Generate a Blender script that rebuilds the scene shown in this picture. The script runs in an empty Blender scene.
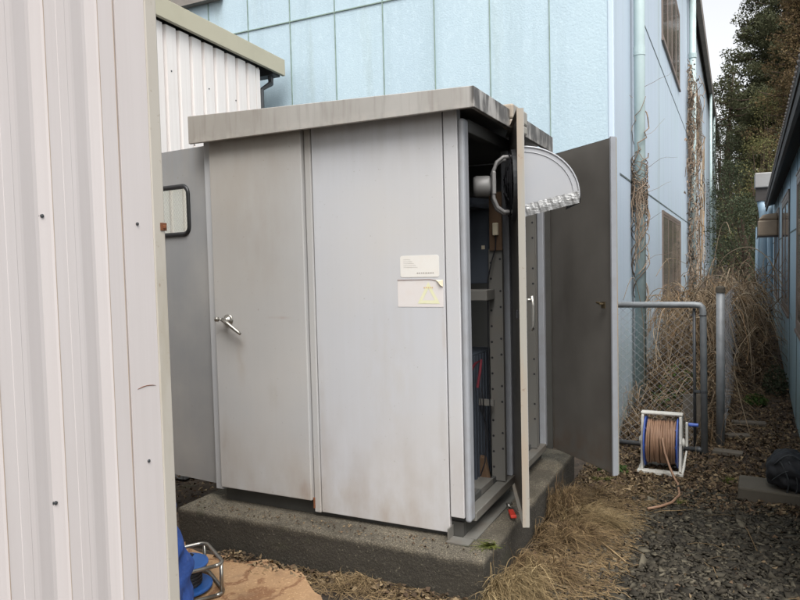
import bpy, math, random
import numpy as np
from mathutils import Vector, Matrix, noise
random.seed(7); RNG = np.random.default_rng(11)
S = bpy.context.scene
R_ = math.radians

# ------------------------------------------------------------------ camera
cam_d = bpy.data.cameras.new('camera'); cam = bpy.data.objects.new('camera', cam_d)
S.collection.objects.link(cam); S.camera = cam
cam_d.sensor_width = 36; cam_d.lens = 30.69; cam_d.clip_start = .05; cam_d.clip_end = 900
_y, _p, _r = R_(26.2), R_(2.94), math.atan(.0238)
_r0 = Vector((math.cos(_y), math.sin(_y), 0))
_F = Vector((-math.sin(_y)*math.cos(_p), math.cos(_y)*math.cos(_p), -math.sin(_p)))
_u0 = _r0.cross(_F)
_R = _r0*math.cos(_r) - _u0*math.sin(_r); _U = _r0*math.sin(_r) + _u0*math.cos(_r)
_m = Matrix((_R, _U, -_F)).transposed().to_4x4(); _m.translation = (0, 0, 1.62)
cam.matrix_world = _m
# ------------------------------------------------------------------ world, sun, exposure
SUN_EL, SUN_AZ = R_(58), R_(146)      # azimuth clockwise from +Y
w = bpy.data.worlds.new('World'); S.world = w; w.use_nodes = True
nt = w.node_tree; nt.nodes.clear()
sky = nt.nodes.new('ShaderNodeTexSky'); sky.sky_type = 'NISHITA'; sky.sun_disc = False
sky.sun_elevation = SUN_EL; sky.sun_rotation = SUN_AZ; sky.air_density = 1.0; sky.dust_density = 4.0; sky.ozone_density = 1.0
hs = nt.nodes.new('ShaderNodeHueSaturation'); hs.inputs['Saturation'].default_value = .12
bg = nt.nodes.new('ShaderNodeBackground'); bg.inputs['Strength'].default_value = .15
wo = nt.nodes.new('ShaderNodeOutputWorld')
nt.links.new(sky.outputs[0], hs.inputs['Color']); nt.links.new(hs.outputs[0], bg.inputs[0]); nt.links.new(bg.outputs[0], wo.inputs[0])
sd = bpy.data.lights.new('sun', 'SUN'); sd.energy = 1.6; sd.angle = R_(40); sd.color = (1, .985, .96)
so = bpy.data.objects.new('sun', sd); S.collection.objects.link(so)
_dir = Vector((math.sin(SUN_AZ)*math.cos(SUN_EL), math.cos(SUN_AZ)*math.cos(SUN_EL), math.sin(SUN_EL)))
so.rotation_euler = _dir.to_track_quat('Z', 'Y').to_euler(); so.location = (0, 0, 20)
S.view_settings.view_transform = 'Standard'; S.view_settings.look = 'None'
S.view_settings.exposure = 0.95; S.view_settings.gamma = 1; S.view_settings.use_curve_mapping = False

# ------------------------------------------------------------------ materials
def lin(h):
    h = h.lstrip('#'); v = [int(h[i:i+2], 16)/255 for i in (0, 2, 4)]
    return tuple((x/12.92 if x <= .04045 else ((x+.055)/1.055)**2.4) for x in v) + (1,)
class Mat:
    def __init__(s, name, col=None, rough=.6, metal=0, spec=.5):
        s.m = bpy.data.materials.new(name); s.m.use_nodes = True; s.n = s.m.node_tree.nodes; s.l = s.m.node_tree.links
        s.b = s.n['Principled BSDF']; s.b.inputs['Roughness'].default_value = rough; s.b.inputs['Metallic'].default_value = metal
        s.b.inputs['Specular IOR Level'].default_value = spec
        if col: s.b.inputs['Base Color'].default_value = lin(col)
        s.out = None; s.nrm = None
        if col:
            r = s.n.new('ShaderNodeRGB'); r.outputs[0].default_value = lin(col); s.out = r.outputs[0]
    def pos(s):
        g = s.n.new('ShaderNodeNewGeometry'); return g.outputs['Position']
    def mapped(s, scale=(1, 1, 1), loc=(0, 0, 0)):
        mp = s.n.new('ShaderNodeMapping'); mp.inputs['Scale'].default_value = scale; mp.inputs['Location'].default_value = loc
        s.l.new(s.pos(), mp.inputs[0]); return mp.outputs[0]
    def noise(s, scale=5, detail=4, vec=(1, 1, 1), loc=(0, 0, 0), rough=.55):
        t = s.n.new('ShaderNodeTexNoise'); t.inputs['Scale'].default_value = scale; t.inputs['Detail'].default_value = detail
        t.inputs['Roughness'].default_value = rough; s.l.new(s.mapped(vec, loc), t.inputs['Vector']); return t.outputs['Fac']
    def ramp(s, fac, a, b, inv=False):
        m = s.n.new('ShaderNodeMapRange'); m.inputs['From Min'].default_value = a; m.inputs['From Max'].default_value = b
        if inv: m.inputs['To Min'].default_value = 1; m.inputs['To Max'].default_value = 0
        s.l.new(fac, m.inputs['Value']); return m.outputs[0]
    def mul(s, a, b, op='MULTIPLY'):
        m = s.n.new('ShaderNodeMath'); m.operation = op
        for i, v in enumerate((a, b)):
            if isinstance(v, (int, float)): m.inputs[i].default_value = v
            else: s.l.new(v, m.inputs[i])
        return m.outputs[0]
    def mix(s, fac, col, amt=1):
        m = s.n.new('ShaderNodeMix'); m.data_type = 'RGBA'
        if amt != 1 and not isinstance(fac, (int, float)): fac = s.mul(fac, amt)
        if isinstance(fac, (int, float)): m.inputs[0].default_value = fac
        else: s.l.new(fac, m.inputs[0])
        s.l.new(s.out, m.inputs[6])
        if isinstance(col, str): m.inputs[7].default_value = lin(col)
        else: s.l.new(col, m.inputs[7])
        s.out = m.outputs[2]; return s
    def bump(s, h, strength=.3, dist=.005):
        b = s.n.new('ShaderNodeBump'); b.inputs['Strength'].default_value = strength; b.inputs['Distance'].default_value = dist
        s.l.new(h, b.inputs['Height'])
        if s.nrm: s.l.new(s.nrm, b.inputs['Normal'])
        s.nrm = b.outputs[0]; return s
    def spot(s, c, r, col, amt, nscale=20):
        a = s.n.new('ShaderNodeVectorMath'); a.operation = 'SUBTRACT'; s.l.new(s.pos(), a.inputs[0]); a.inputs[1].default_value = c
        d = s.n.new('ShaderNodeVectorMath'); d.operation = 'DIVIDE'; s.l.new(a.outputs[0], d.inputs[0]); d.inputs[1].default_value = r
        e = s.n.new('ShaderNodeVectorMath'); e.operation = 'LENGTH'; s.l.new(d.outputs[0], e.inputs[0])
        s.mix(s.mul(s.ramp(e.outputs['Value'], .25, 1, True), s.ramp(s.noise(nscale, 6, (1, 1, .35)), .35, .62)), col, amt); return s
    def axis(s, i):
        x = s.n.new('ShaderNodeSeparateXYZ'); s.l.new(s.pos(), x.inputs[0]); return x.outputs[i]
    def island(s, cols):
        g = s.n.new('ShaderNodeNewGeometry'); r = s.n.new('ShaderNodeValToRGB'); e = r.color_ramp.elements
        e[0].color = lin(cols[0]); e[0].position = 0; e[1].color = lin(cols[-1]); e[1].position = 1
        for i, c in enumerate(cols[1:-1]):
            k = e.new((i+1)/(len(cols)-1)); k.color = lin(c)
        s.l.new(g.outputs['Random Per Island'], r.inputs[0]); s.out = r.outputs[0]; return s
    def done(s):
        if s.out: s.l.new(s.out, s.b.inputs['Base Color'])
        if s.nrm: s.l.new(s.nrm, s.b.inputs['Normal'])
        return s.m

M = {}
def simple(name, col, rough=.6, metal=0, var='#555048', amt=.25, nscale=14, b=.15):
    m = Mat(name, col, rough, metal); m.mix(m.ramp(m.noise(nscale, 6), .45, .75), var, amt)
    if b: m.bump(m.noise(nscale*6, 4), b, .001)
    M[name] = m.done(); return M[name]

def panel_paint(name, col, grime='#86725a', streak=.06, z0=.25, z1=.75, dirt=.35, film=None):
    m = Mat(name, col, .48, 0, .4)
    m.mix(m.ramp(m.noise(30, 5, (1, 1, .03)), .42, .72), '#a39a8e', streak)
    m.mix(m.ramp(m.noise(50, 6, (1, 1, .03), (3, 1, 0)), .45, .8), '#8f877c', streak*.7)
    m.mix(m.ramp(m.noise(1.3, 4), .4, .7), '#bdb7ae', .35)
    if film: m.mix(m.mul(m.ramp(m.axis(2), 1.0, 2.2), m.ramp(m.noise(1.8, 5, (1, 1, .4)), .25, .6)), film, .6)
    m.mix(m.mul(m.ramp(m.axis(2), 2.05, 2.38), m.ramp(m.noise(18, 5, (1, 1, .12)), .40, .65)), '#8a8072', .24)
    low = m.ramp(m.axis(2), z0, z1, True)
    m.mix(m.mul(low, m.ramp(m.noise(7, 6, (1, 1, .5)), .3, .7)), grime, dirt)
    if name in ('panel_grey', 'panel_dusty'):
        for c, r, col_, a_ in (((-2.58, 3.13, 1.12), (.05, .3, .22), '#8a6f50', .45), ((-2.30, 3.13, 1.34), (.10, .3, .012), '#8b6a50', .6), ((-2.16, 3.13, .36), (.05, .3, .08), '#70482c', .7),
            ((-1.80, 3.15, .36), (.5, .3, .13), '#8e7a60', .45), ((-2.05, 3.15, .8), (.03, .3, .5), '#8f8271', .5), ((-1.33, 3.15, .7), (.03, .3, .5), '#8f8271', .4), ((-1.62, 3.15, 1.05), (.22, .3, .5), '#a89f94', .5),
            ((-2.72, 3.13, .55), (.05, .3, .25), '#7f6d56', .5), ((-2.45, 3.13, 1.9), (.3, .3, .5), '#92897d', .5), ((-1.31, 3.15, 1.3), (.02, .3, .22), '#9a7a58', .5), ((-2.35, 3.13, .9), (.06, .3, .1), '#8d8478', .5)):
            m.spot(c, r, col_, a_*.42)
    sp = m.ramp(m.noise(55, 4), .70, .74); m.mix(sp, '#7a6f62', .5)
    m.bump(m.noise(2.2, 2), .25, .012); m.bump(m.noise(120, 3, (1, 1, .05)), .08, .001)
    M[name] = m.done()
panel_paint('panel_grey', '#b3b4b7', dirt=.55, z1=.9)
panel_paint('panel_dusty', '#a8a8a8', dirt=.5, film='#8d8375')
panel_paint('panel_blue_grey', '#a3a5a8', z1=.5, dirt=.2)
panel_paint('panel_shade', '#868788', z1=.5, dirt=.2)  # left door grey, darkened so the colour carries its shading
simple('frame_blue_grey', '#8f9195', .4, .0, '#77726c', .3)
simple('frame_dark', '#403f3b', .6, .0, '#2f2c28', .5, 9)
simple('steel_dull', '#74726c', .5, .3, '#5b4632', .35, 8)
simple('inside_grey', '#444442', .7, 0, '#2e2c2a', .4, 7)
simple('inside_strip', '#64625d', .6, 0, '#6a6257', .4, 7)
simple('equip_blue_grey', '#3d434c', .6, 0, '#22252a', .3, 6)
simple('black', '#16161a', .55, 0, '#303030', .3)
simple('rubber', '#17181a', .45, 0, '#2b2b2b', .3)
simple('chrome', '#9a9790', .28, .85, '#59544c', .35, 30)
simple('brass', '#6d604a', .4, .7, '#3c3428', .4, 40)
simple('galv', '#8a8d8f', .55, .3, '#5f6163', .5, 10)
simple('galv_dark', '#4a4c4e', .5, .4, '#3a3026', .4, 12)
simple('wire_dull', '#8a8b8d', .8, 0, '#4a4038', .5, 5)
simple('plywood', '#5c4632', .8, 0, '#3a2c20', .4, 8)
simple('ivory', '#c9bfa6', .6, 0, '#8e8166', .3, 10)
simple('red_plastic', '#b8382a', .45, 0, '#6b2a20', .3, 30)
simple('cable_red', '#6e2c35', .5, 0, '#40161c', .3)
simple('blue_plastic', '#3d5cae', .4, 0, '#27396f', .3, 12)
simple('blue_drum', '#2a5490', .35, 0, '#1c3560', .4, 12)
simple('white_plastic', '#c9c6bd', .45, 0, '#8d857a', .35, 12)
simple('hood_white', '#9b9c9f', .38, .25, '#a7a49f', .3, 6)
simple('window_brown', '#7a6c62', .5, .2, '#4a3f38', .3, 9)
simple('concrete_block', '#4f493f', .9, 0, '#3f3a31', .6, 8, .6)
simple('wood_old', '#5f584e', .9, 0, '#36302a', .5, 12, .5)
simple('trim_beige', '#a8a28e', .55, 0, '#8f8a76', .3, 3)
simple('flue_grey', '#8b8987', .5, .2, '#6c6862', .3, 5)
simple('vent_beige', '#9c8a76', .6, 0, '#5f5246', .4, 5)
simple('roof_dark', '#3a3634', .8, 0, '#2a2624', .4, 5)
simple('fascia_grey', '#807a73', .7, 0, '#4b4641', .5, 3)
simple('rust', '#6f4226', .9, 0, '#3b2417', .6, 60, .5)
simple('pipe_mint', '#a9b9b8', .5, 0, '#8a9c98', .5, 5)
simple('blue_duct', '#93a9b8', .5, 0, '#4d6a80', .4, 3)
simple('paper', '#cfccc6', .7, 0, '#cbc3b8', .4, 25, 0)
simple('paper_pink', '#c8c3c0', .7, 0, '#c6bcb6', .5, 18, 0)
simple('sticker_yellow', '#cccba9', .7, 0, '#d6cfc4', .5, 60, 0)
simple('sticker_ink', '#8a847e', .7, 0, '#807a74', .3, 60, 0)
simple('sticker_orange', '#bfa271', .7, 0, '#d6cfc4', .4, 90, 0)
simple('hose_brown', '#8c6d56', .6, 0, '#6d5040', .4, 30)
simple('cloth_blue', '#26488a', .85, 0, '#1a3468', .7, 7, .8)
simple('bag_black', '#141519', .75, 0, '#26282c', .5, 20, .4)
simple('bag_trim', '#2c2f31', .6, 0, '#45484a', .5, 50, .3)
simple('bark', '#4a3c31', .95, 0, '#2a221c', .5, 6, .8)
simple('locker_grey', '#7c7f80', .6, 0, '#5b5c5c', .3, 4)
simple('fan_blade', '#6d6f70', .4, .4, '#4a4a4a', .3, 20)

m = Mat('cloth_blue', '#26488a', .85); m.mix(m.ramp(m.noise(9, 6), .4, .7), '#1b3469', .7); m.mix(m.ramp(m.noise(30, 6), .6, .75), '#5a6a86', .3)
m.bump(m.noise(13, 3, (1, 1, .6)), .9, .03); m.bump(m.noise(40, 4), .4, .005); M['cloth_blue'] = m.done()
# cornice: stainless with black mould on its side
m = Mat('cornice', '#aeaba6', .42, .25)
m.mix(m.ramp(m.noise(2.5, 6, (1, 1, .6)), .4, .65), '#938e87', .6)
m.mix(m.ramp(m.axis(0), -2.9, -1.9, True), '#91887c', .5)
m.mix(m.ramp(m.noise(30, 5, (1, 1, .1)), .5, .75), '#6c6157', .35)
m.mix(m.mul(m.ramp(m.axis(0), -1.125, -1.105), m.ramp(m.noise(16, 8, (1, 1, .35)), .38, .56)), '#24211e', .85)
m.mix(m.mul(m.ramp(m.axis(2), 2.36, 2.40, True), m.ramp(m.noise(24, 6), .45, .6)), '#c4bdb4', .3)
M['cornice'] = m.done()
# far and near door inner faces: dark brown grey, rusty along the foot
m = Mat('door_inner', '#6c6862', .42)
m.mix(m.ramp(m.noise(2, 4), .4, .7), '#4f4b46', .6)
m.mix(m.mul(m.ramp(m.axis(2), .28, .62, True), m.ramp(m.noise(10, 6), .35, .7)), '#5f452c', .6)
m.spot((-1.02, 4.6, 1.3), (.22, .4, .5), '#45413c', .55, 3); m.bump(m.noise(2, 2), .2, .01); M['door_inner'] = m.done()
m = Mat('door_edge', '#918d84', .5)
m.mix(m.ramp(m.noise(9, 6, (1, 1, .12)), .50, .70), '#9a7c5c', .5)
m.mix(m.ramp(m.noise(60, 6), .66, .72), '#6a4a30', .5); M['door_edge'] = m.done()
m = Mat('foil', '#8f8f8e', .36, .55); m.mix(m.ramp(m.noise(40, 5, (1, 1, 3)), .5, .7), '#8b8985', .5)
m.bump(m.noise(38, 5, (1, 1, 3)), .6, .006); M['foil'] = m.done()
# concrete plinth
m = Mat('plinth', '#564f42', .95)
m.mix(m.ramp(m.noise(3, 8), .4, .62), '#4a453c', .7)
m.mix(m.ramp(m.noise(170, 2), .52, .62), '#968c78', .55); m.mix(m.ramp(m.noise(120, 3, loc=(7, 1, 3)), .56, .64), '#2f2b24', .5)
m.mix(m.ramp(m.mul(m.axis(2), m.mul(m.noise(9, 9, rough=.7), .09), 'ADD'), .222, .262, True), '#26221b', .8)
m.mix(m.mul(m.ramp(m.noise(3.2, 7, loc=(2, 8, 1)), .5, .62), m.ramp(m.axis(2), .2, .215)), '#3a352b', .6)
m.mix(m.ramp(m.noise(60, 8), .62, .70), '#837b6b', .5)
m.mix(m.ramp(m.noise(4, 6, loc=(4, 2, 1)), .6, .7), '#44452e', .4)
m.bump(m.noise(60, 10, rough=.7), 1, .012); m.bump(m.noise(9, 5), .6, .02); M['plinth'] = m.done()
# white ribbed siding
def siding(name, col, shade):
    m = Mat(name, col, .38); m.mix(m.ramp(m.noise(35, 4, (1, 1, .02)), .4, .75), shade, .35)
    m.mix(m.ramp(m.noise(1.2, 5), .45, .7), shade, .3)
    m.mix(m.ramp(m.noise(140, 3, (1, 1, .01)), .55, .7), '#bdb5b1', .3)
    m.bump(m.noise(3, 2, (1, 1, .4)), .15, .01); M[name] = m.done()
siding('siding_white', '#c5bdba', '#b8afab'); siding('siding_far', '#d9d3cf', '#c5bcb6')
m = Mat('siding_edge', '#b0a99e', .5); m.mix(m.ramp(m.noise(9, 6, (1, 1, .3)), .45, .65), '#9c927f', .6)
m.mix(m.ramp(m.noise(40, 6), .64, .72), '#7f6a52', .5); M['siding_edge'] = m.done()
m = Mat('seam_stain', '#9f8e7e', .8); m.mix(m.ramp(m.noise(12, 5, (1, 1, .1)), .4, .7), '#b0a598', .8); M['seam_stain'] = m.done()
# blue building walls
def bluewall(name, col, rb, amp):
    m = Mat(name, col, .5, 0, .5)
    m.mix(m.ramp(m.noise(.8, 5, (1, 1, .5)), .42, .7), '#b5c8cd', .45)
    m.mix(m.ramp(m.noise(5, 6, (1, 1, .06)), .5, .8), '#8c9fa6', .45)
    m.mix(m.ramp(m.noise(2.6, 7, (1, 1, .10), (5, 3, 0)), .56, .72), '#8d9a92', .5)
    m.mix(m.ramp(m.noise(38, 5, (1, 1, .5)), .52, .7), '#bdced4', .3)
    lo = m.mul(m.ramp(m.axis(2), .0, 1.3, True), m.ramp(m.noise(6, 6, (1, 1, .3)), .3, .65))
    m.mix(lo, '#7f8c72', .7)
    m.bump(m.noise(rb, 5), amp, .012); M[name] = m.done()
bluewall('blue_render', '#a3b6c0', 60, .26)
bluewall('blue_side', '#b6c3d0', 60, .12)
bluewall('blue_annex', '#93aebf', 70, .25)
simple('sealant', '#7f9187', .8, 0, '#4e5a52', .5, 9, 0)
simple('sealant_dark', '#55605f', .8, 0, '#333a3a', .5, 9, 0)
# glass
m = Mat('pane', '#6b625c', .07, 0, .9); m.mix(m.ramp(m.noise(.9, 2, (1, 1, .3)), .4, .6), '#9a9088', .7); M['pane'] = m.done()
mm = bpy.data.materials.new('wired_glass'); mm.use_nodes = True; n = mm.node_tree.nodes; l = mm.node_tree.links
tr = n.new('ShaderNodeBsdfTransparent'); tr.inputs[0].default_value = (.86, .87, .83, 1)
gl = n.new('ShaderNodeBsdfGlossy'); gl.inputs['Roughness'].default_value = .05
mx = n.new('ShaderNodeMixShader'); mx.inputs[0].default_value = .08
l.new(tr.outputs[0], mx.inputs[1]); l.new(gl.outputs[0], mx.inputs[2]); l.new(mx.outputs[0], n['Material Output'].inputs[0]); M['wired_glass'] = mm
# ground: soil, leaf mould, wet gravel bed
m = Mat('soil', '#473b30', .95)
m.mix(m.ramp(m.noise(7, 8), .4, .65), '#2e2720', .8)
m.mix(m.ramp(m.noise(35, 8, rough=.7), .5, .66), '#5f4e3c', .7)
m.mix(m.ramp(m.noise(2.1, 5, loc=(3, 1, 0)), .6, .7), '#4b4a2c', .4)
gx = m.mul(m.ramp(m.axis(0), -.85, -.6), m.ramp(m.mul(m.axis(1), m.mul(m.noise(3, 4), 1.2), 'ADD'), 5.2, 5.5, True))
m.mix(gx, '#26231f', .85)
m.bump(m.noise(40, 10, rough=.7), 1, .02); m.bump(m.noise(8, 6), .6, .04); M['soil'] = m.done()
m = Mat('sand_slab', '#97795a', .9)
m.mix(m.ramp(m.noise(2.5, 6), .4, .65), '#876846', .6); m.mix(m.ramp(m.noise(38, 6), .66, .70), '#6b4c30', .7)
v = m.n.new('ShaderNodeTexVoronoi'); v.feature = 'DISTANCE_TO_EDGE'; v.inputs['Scale'].default_value = 2.2
nv = m.n.new('ShaderNodeTexNoise'); nv.inputs['Scale'].default_value = 5; nv.inputs['Detail'].default_value = 6
ad = m.n.new('ShaderNodeVectorMath'); ad.operation = 'MULTIPLY_ADD'; m.l.new(nv.outputs['Color'], ad.inputs[0]); ad.inputs[1].default_value = (.25, .25, .25); m.l.new(m.pos(), ad.inputs[2])
m.l.new(m.pos(), nv.inputs['Vector']); m.l.new(ad.outputs[0], v.inputs['Vector'])
m.mix(m.ramp(v.outputs['Distance'], .02, .035, True), '#6d4a30', .8); m.mix(m.ramp(m.noise(90, 5), .55, .7), '#c2a27c', .5); m.mix(m.ramp(m.noise(9, 6, loc=(4, 4, 4)), .55, .68), '#7a6048', .5); m.bump(m.noise(5, 4), .5, .03); m.bump(m.noise(60, 6), .6, .006); M['sand_slab'] = m.done()
def isl(name, cols, rough=.85, spec=.3):
    m = Mat(name, None, rough, 0, spec); m.island(cols); M[name] = m.done()
    if name.split('_')[0] in ('cedar', 'bush', 'ivy', 'ridge', 'green'):   # leaves let some light through
        t_ = m.n.new('ShaderNodeBsdfTranslucent'); x = m.n.new('ShaderNodeMixShader'); x.inputs[0].default_value = .35
        m.l.new(m.out, t_.inputs[0]); m.l.new(m.b.outputs[0], x.inputs[1]); m.l.new(t_.outputs[0], x.inputs[2]); m.l.new(x.outputs[0], m.n['Material Output'].inputs[0])
isl('leaf_litter', ['#2f251c', '#4d3d2c', '#665340', '#3f3125', '#77654c', '#382d23', '#8b785c', '#281f18'])
isl('litter_tan', ['#7d6a4c', '#5d4c35', '#937d5c', '#4e402c'])
isl('chips', ['#37332c', '#2b2823', '#403b32', '#26231f', '#4a453b', '#312e28', '#3a352d', '#5e584b', '#2e2b26'], .85, .15)
isl('dry_grass', ['#857254', '#665539', '#a38e68', '#4f422d', '#8f7b5a', '#716042', '#57492f', '#b29e78'])
isl('dry_grass_dark', ['#6b563c', '#4d3c2a', '#86704f', '#3f3122', '#5b4b33', '#977f5c'])
isl('green_grass', ['#4d5a26', '#66702f', '#7d7d40', '#3f4a22'])
isl('vine', ['#7a6850', '#5d4d3a', '#94816a', '#4a3c2e', '#a3927a', '#69563f', '#83684c'])
isl('vine_dark', ['#6e5f50', '#877564', '#55473a', '#9a8a78'])
isl('ivy', ['#3d5226', '#4f6631', '#2f4420', '#65783e'])
isl('cedar_green', ['#4f533b', '#454a35', '#565840', '#4b4f38', '#5c5b42', '#41462f'])
isl('cedar_brown', ['#67553d', '#5d4d37', '#705d41', '#64583c', '#584b34', '#776547'])
isl('bush_green', ['#3f4734', '#4b533c', '#373f2e', '#525642', '#434a38'])
isl('bush_olive', ['#6a6844', '#777048', '#565a38', '#5f603c'])
isl('ridge_wood', ['#545a48', '#474e3c', '#5f5e4a', '#4c5242'])

# ------------------------------------------------------------------ builders
def V3(*a): return Vector(a)
class MB:
    def __init__(s): s.v = []; s.f = []; s.mi = []
    def add(s, vs, fs, mi=0):
        o = len(s.v); s.v += [tuple(p) for p in vs]; s.f += [tuple(i+o for i in f) for f in fs]; s.mi += [mi]*len(fs); return s
    def hexa(s, P, mi=0):   # P: 8 corners, bottom ring then top ring, counter-clockwise
        return s.add(P, [(3, 2, 1, 0), (4, 5, 6, 7), (0, 1, 5, 4), (1, 2, 6, 5), (2, 3, 7, 6), (3, 0, 4, 7)], mi)
    def box(s, x0, x1, y0, y1, z0, z1, mi=0):
        return s.hexa([(x0, y0, z0), (x1, y0, z0), (x1, y1, z0), (x0, y1, z0), (x0, y0, z1), (x1, y0, z1), (x1, y1, z1), (x0, y1, z1)], mi)
    def obox(s, o, u, n, a0, a1, b0, b1, z0, z1, mi=0):  # box in a vertical frame: u along, n across
        o, u, n = Vector(o), Vector(u), Vector(n); P = []
        for z in (z0, z1):
            for a, b in ((a0, b0), (a1, b0), (a1, b1), (a0, b1)): P.append(o+u*a+n*b+Vector((0, 0, z)))
        if u.cross(n).z < 0: P = P[3::-1]+P[7:3:-1]
        return s.hexa(P, mi)
    def tube(s, pts, r, n=6, mi=0, cap=True):
        pts = [Vector(p) for p in pts]; rs = r if isinstance(r, (list, tuple)) else [r]*len(pts); rings = []; up = None
        for i, p in enumerate(pts):
            t = (pts[min(i+1, len(pts)-1)]-pts[max(i-1, 0)])
            t = t.normalized() if t.length > 1e-9 else Vector((0, 0, 1))
            if up is None: up = t.orthogonal().normalized()
            else:
                up = up - t*up.dot(t); up = up.normalized() if up.length > 1e-6 else t.orthogonal().normalized()
            b = t.cross(up); rings.append([p+(up*math.cos(2*math.pi*k/n)+b*math.sin(2*math.pi*k/n))*rs[i] for k in range(n)])
        vs = [q for ring in rings for q in ring]; fs = []
        for i in range(len(pts)-1):
            for k in range(n):
                a, b_ = i*n+k, i*n+(k+1) % n; fs.append((a, b_, b_+n, a+n))
        if cap: fs += [tuple(range(n-1, -1, -1)), tuple((len(pts)-1)*n+k for k in range(n))]
        return s.add(vs, fs, mi)
    def lathe(s, o, axis, prof, n=24, mi=0):   # prof: (distance along axis, radius)
        ax = Vector(axis).normalized(); return s.tube_prof(Vector(o), ax, prof, n, mi)
    def tube_prof(s, o, ax, prof, n, mi):
        up = ax.orthogonal().normalized(); b = ax.cross(up); vs = []; fs = []
        for (h, r) in prof:
            for k in range(n): vs.append(o+ax*h+(up*math.cos(2*math.pi*k/n)+b*math.sin(2*math.pi*k/n))*max(r, 1e-4))
        for i in range(len(prof)-1):
            for k in range(n):
                a, c = i*n+k, i*n+(k+1) % n; fs.append((a, c, c+n, a+n))
        fs += [tuple(range(n-1, -1, -1)), tuple((len(prof)-1)*n+k for k in range(n))]
        return s.add(vs, fs, mi)
    def build(s, name, mats, parent=None, origin=None, smooth=False, bevel=0):
        me = bpy.data.meshes.new(name)
        og = Vector(origin) if origin else Vector((0, 0, 0))
        me.from_pydata([(p[0]-og.x, p[1]-og.y, p[2]-og.z) for p in s.v], [], s.f)
        if isinstance(mats, str): mats = [mats]
        for k in mats: me.materials.append(M[k])
        if len(mats) > 1: me.polygons.foreach_set('material_index', s.mi)
        if smooth: me.polygons.foreach_set('use_smooth', [True]*len(s.f))
        me.update(); return link(name, me, parent, og, bevel)
def link(name, me, parent=None, og=Vector((0, 0, 0)), bevel=0):
    o = bpy.data.objects.new(name, me); S.collection.objects.link(o); o.location = og
    if parent is not None:
        o.parent = parent
        if parent.type == 'EMPTY': o.matrix_parent_inverse = Matrix.Translation(-parent.location)
    if bevel:
        b = o.modifiers.new('bevel', 'BEVEL'); b.width = bevel; b.segments = 2; b.limit_method = 'ANGLE'
    return o
def tag(o, label=None, cat=None, group=None, kind=None):
    if label: o['label'] = label
    if cat: o['category'] = cat
    if group: o['group'] = group
    if kind: o['kind'] = kind
    return o
def thing(name, loc, label, cat, group=None):
    o = bpy.data.objects.new(name, None); S.collection.objects.link(o); o.location = loc; o.empty_display_size = .1
    return tag(o, label, cat, group)
def quads(P, mat, name, parent=None, tri=False):
    """P: (n,4,3) numpy corners -> one mesh of separate quads"""
    n = len(P); me = bpy.data.meshes.new(name); me.vertices.add(n*4); me.vertices.foreach_set('co', P.reshape(-1).astype(np.float32))
    me.loops.add(n*4); me.loops.foreach_set('vertex_index', np.arange(n*4, dtype=np.int32))
    me.polygons.add(n); me.polygons.foreach_set('loop_start', np.arange(0, n*4, 4, dtype=np.int32)); me.polygons.foreach_set('loop_total', np.full(n, 4, dtype=np.int32))
    me.materials.append(M[mat]); me.update(calc_edges=True); return link(name, me, parent)
def leafquads(C, L, W, up=None, rng=RNG):
    """leaf-like kites at centres C with random orientation; up biases flatness"""
    n = len(C); a = rng.normal(size=(n, 3)); b = rng.normal(size=(n, 3))
    if up is not None: a[:, 2] *= up; b[:, 2] *= up
    a /= np.linalg.norm(a, axis=1)[:, None]; b -= (a*b).sum(1)[:, None]*a; b /= np.linalg.norm(b, axis=1)[:, None]
    L = np.broadcast_to(L, (n,))[:, None]; W = np.broadcast_to(W, (n,))[:, None]
    nn = np.cross(a, b)*W*.5
    return np.stack([C-a*L*.5, C+b*W*.5+nn, C+a*L*.5, C-b*W*.5+nn], 1)

def gz(x, y):
    z = .02*noise.noise(Vector((x*1.7, y*1.7, 3)))*min(1, max(0, y-2))
    if y > 7.5: z += min(.045*(y-7.5), 1.2)
    return z
# ------------------------------------------------------------------ ground
xs = [-300, -120, -50, -20, -10, -6, -4]+[-3+.12*i for i in range(40)]+[2, 3, 5, 8, 14, 30, 80, 300]
ys = [-60, -20, -6, -2, 0]+[1+.13*i for i in range(90)]+[13.5+.8*i for i in range(20)]+[32, 40, 60, 100, 180, 320]
g = MB(); g.add([(x, y, gz(x, y)-.012) for y in ys for x in xs], [(j*len(xs)+i, j*len(xs)+i+1, (j+1)*len(xs)+i+1, (j+1)*len(xs)+i) for j in range(len(ys)-1) for i in range(len(xs)-1)])
tag(g.build('ground', 'soil', smooth=True), kind='structure')
# sandy slab in front of the plinth, ragged edge towards the plinth
b = MB(); N = 60; top = []; bot = []
for i in range(N+1):
    x = -4.2+ (2.75)*i/N
    ye = 2.86 - .10*noise.noise(Vector((x*5, 0, 1))) - .05*noise.noise(Vector((x*17, 5, 1))) - max(0, (x+2.05))*.75 + .05
    top.append((x, ye, .016)); bot.append((x, .3, .016))
n0 = len(top); vs = top+bot+[(p[0], p[1]+.004, -.03) for p in top]
b.add(vs, [(i+n0, i+1+n0, i+1, i) for i in range(N)]+[(i, i+1, i+1+2*n0, i+2*n0) for i in range(N)])
tag(b.build('sandy_ground', 'sand_slab'), kind='structure')

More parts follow.
